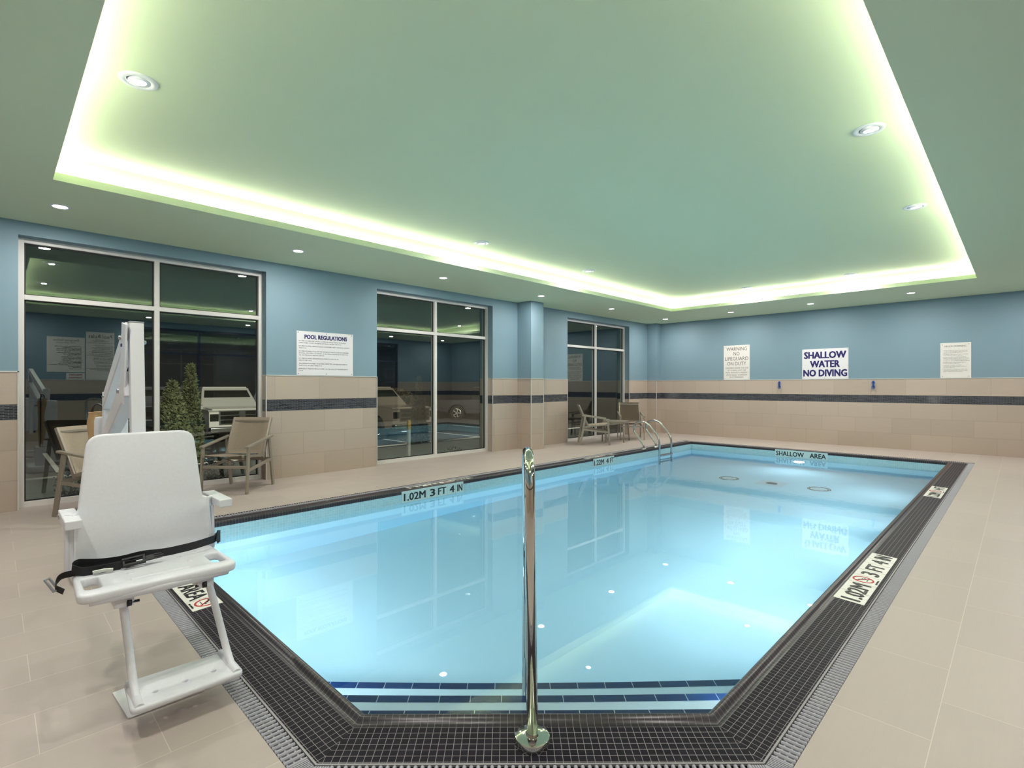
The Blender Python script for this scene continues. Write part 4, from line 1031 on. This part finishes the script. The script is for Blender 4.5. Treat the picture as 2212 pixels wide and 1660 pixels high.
plant('conical_tree', -11.6, 8.13, GZ, 2.15, 0.30, 6000, 'dark conical evergreen seen through the middle window', 'leaf_dark', sz=0.08)
plant('garden_shrub', -7.62, 2.10, -0.06, 0.30, 0.22, 420, 'small leafy shrub outside the nearest window behind the right chair', 'leaf_dark', False, 0.045, 0.01)
plant('garden_shrub', -7.60, 0.62, -0.06, 0.34, 0.17, 260, 'small leafy shrub outside the nearest window behind the left chair', 'leaf_dark', False, 0.045, 0.01)
plant('garden_shrub', -7.62, 6.1, -0.06, 0.10, 0.16, 140, 'low tuft at the foot of the middle window', 'leaf_tan', False, 0.035, 0.006)
plant('garden_shrub', -22.0, 14.0, GZ, 1.75, 1.2, 5000, 'tan leafy bush behind the grey pickup', 'leaf_tan', False, 0.12, 0.06)
def post(x, y):
    t = thing('marker_post', 'thin post with yellow top outside the middle window', 'post', (x, y, -0.06))
    b = BM(); add_box(b, (x - 0.025, y - 0.025, -0.06), (x + 0.025, y + 0.025, 0.42)); obj('pole', b, M['sign_cream'], t)
    b = BM(); add_box(b, (x - 0.027, y - 0.027, 0.42), (x + 0.027, y + 0.027, 0.60)); obj('cap', b, M['yellow'], t, 'yellow cap')
post(-8.0, 5.38)

def wheel(b, x, y, z, r, w):
    m_ = Matrix.Translation((x, y, z)) @ Matrix.Rotation(PI / 2, 4, 'X')
    lathe(b, [(r * 0.62, -w / 2), (r * 0.95, -w / 2), (r, -w / 3), (r, w / 3), (r * 0.95, w / 2), (r * 0.62, w / 2)], 28, m_)
def rim_(b, x, y, z, r, w, side):
    for k in range(5):
        a = 2 * PI * k / 5; beam(b, (x, y + side * w * 0.42, z), (x + r * 0.58 * math.cos(a), y + side * w * 0.42, z + r * 0.58 * math.sin(a)), 0.05, 0.09, up=(0, 1, 0))
    m_ = Matrix.Translation((x, y + side * w * 0.3, z)) @ Matrix.Rotation(PI / 2, 4, 'X')
    lathe(b, [(r * 0.55, -0.02), (r * 0.63, -0.02), (r * 0.63, 0.03), (r * 0.55, 0.03)], 24, m_)
def pickup(x, y, z, face, paint, label, cover=None):
    """local frame: nose towards +x"""
    t = thing('pickup_truck', label, 'pickup truck', (0, 0, 0))
    hw = 0.98
    b = BM()
    # lower body with wheel arches cut as a polygon
    def arch(cx, r, n=8): return [(cx + r * math.cos(a), 0.42 + r * math.sin(a)) for a in [PI - PI * k / n for k in range(n + 1)]]
    side = [(-2.85, 0.55), (-2.85, 1.15), (-0.75, 1.17), (1.15, 1.17), (2.60, 1.17), (2.79, 1.10), (2.80, 0.50)] + list(reversed(arch(1.85, 0.50))) + [(1.3, 0.40), (-1.25, 0.40)] + list(reversed(arch(-1.75, 0.50))) + [(-2.3, 0.45)]
    prism(b, side, -hw, hw, frame_m((0, 0, 0), (1, 0, 0), (0, 0, 1)))
    beam(b, (1.15, 0, 1.19), (2.62, 0, 1.15), 1.72, 0.09, bevel=0.03)
    # cab
    base_ = [(-0.95, 0.93), (1.30, 0.93)]; 
    vs = []
    for xx, hwz, zz in ((-0.95, 0.94, 1.16), (1.30, 0.94, 1.16), (-0.80, 0.76, 1.88), (0.55, 0.76, 1.88)):
        vs.append((b.verts.new((xx, -hwz, zz)), b.verts.new((xx, hwz, zz))))
    (a0, a1), (b0, b1), (c0, c1), (d0, d1) = vs
    for f in ((a0, b0, d0, c0), (a1, c1, d1, b1), (c0, d0, d1, c1), (a0, c0, c1, a1), (b0, b1, d1, d0)): b.faces.new(f)
    beam(b, (-0.80, 0, 1.90), (0.50, 0, 1.90), 1.46, 0.07, bevel=0.03)
    body = obj('body', b, paint, t)
    b = BM()
    def onface(P, q, n_): 
        b.faces.new([b.verts.new(Vector(p) + Vector(n_) * 0.006) for p in q])
    onface(None, [(1.20, -0.84, 1.23), (1.20, 0.84, 1.23), (0.64, 0.70, 1.80), (0.64, -0.70, 1.80)], (0.69, 0, 0.72))
    for s in (-1, 1):
        k = lambda xx, zz: (xx, s * (0.94 - 0.18 * (zz - 1.16) / 0.72), zz)
        onface(None, [k(0.30, 1.22), k(1.08, 1.22), k(0.55, 1.78), k(0.30, 1.78)], (0, s, 0.25)); onface(None, [k(-0.80, 1.22), k(0.22, 1.22), k(0.22, 1.78), k(-0.72, 1.78)], (0, s, 0.25))
    onface(None, [(-0.93, -0.75, 1.25), (-0.93, 0.75, 1.25), (-0.81, 0.66, 1.78), (-0.81, -0.66, 1.78)], (-1, 0, 0.2))
    obj('glazing', b, M['car_glass'], t)
    b = BM(); add_box(b, (2.79, -0.66, 0.68), (2.82, 0.66, 1.14)); obj('grille', b, M['car_glass'], t)
    b = BM()
    for zz in (0.70, 0.84, 0.99, 1.13): add_box(b, (2.815, -0.68, zz - 0.012), (2.84, 0.68, zz + 0.012))
    for yy_ in (-0.68, 0.68): add_box(b, (2.815, yy_ - 0.02, 0.68), (2.84, yy_ + 0.02, 1.15))
    add_box(b, (2.815, -0.09, 0.70), (2.838, 0.09, 1.13)); add_box(b, (2.74, -0.99, 0.42), (2.98, 0.99, 0.62), bevel=0.04)
    add_box(b, (-3.0, -0.97, 0.50), (-2.84, 0.97, 0.66), bevel=0.03); obj('bumper', b, M['steel'], t)
    for s in (-1, 1):
        b = BM(); add_box(b, (2.70, s * 0.70, 0.80), (2.81, s * 0.96, 1.04), bevel=0.02); obj('headlight', b, M['car_glass'], t)
        b = BM(); add_box(b, (0.98, s * 0.96, 1.28), (1.10, s * 1.20, 1.50), bevel=0.03); obj('mirror', b, M['car_glass'], t)
        for xx in (1.85, -1.75):
            b = BM(); wheel(b, xx, s * 0.84, 0.42, 0.42, 0.26); wh = obj('wheel', b, M['tyre'], t)
            b = BM(); rim_(b, xx, s * 0.84, 0.42, 0.42, 0.26, s); obj('hubcap', b, M['steel'], wh)
    t.location = (x, y, z); f = Vector(face); t.rotation_euler = (0, 0, math.atan2(f.y, f.x))
    return t
pickup(-21.5, 6.1, GZ - 0.02, (0.99, -0.06), M['car_white'], 'white pickup truck parked outside, seen through the nearest window')
pickup(-18.6, 10.6, GZ - 0.02, (0.98, 0.1), M['car_grey'], 'grey pickup truck parked outside, seen at the left of the middle window')
pickup(-22.4, 20.6, GZ - 0.02, (0.70, 0.71), M['car_dark'], 'dark pickup truck parked outside, seen through the right half of the middle window')
pickup(-27.5, 10.4, GZ - 0.02, (0.80, -0.5), M['car_silver'], 'silver pickup truck partly hidden behind the white one outside')
pickup(-26.5, 5.3, GZ - 0.02, (0.80, -0.5), M['car_silver'], 'silver pickup truck behind the broad evergreen outside')
# unseen wall packs added on the outside face to brighten the lot
for y, s in ((3.3, 'left of the middle window'), (14.0, 'beyond the far window')):
    t = thing('added_wall_light', 'unseen wall light added on the facade ' + s, 'outdoor fill light', (WX - 0.36, y, 3.4), 'added facade lights')
    b = BM(); add_box(b, (WX - 0.56, y - 0.15, 3.3), (WX - 0.36, y + 0.15, 3.5), bevel=0.02); obj('housing', b, M['black'], t)
    light('bulb', 'SPOT', (-0.3, 0, -0.05), 2600, t, color=(1, 0.93, 0.8), rot=Vector((0, 0, -1)).rotation_difference(Vector((-1, 0.25, -0.17))).to_euler(), spot_size=R(90), spot_blend=0.7, shadow_soft_size=0.1)
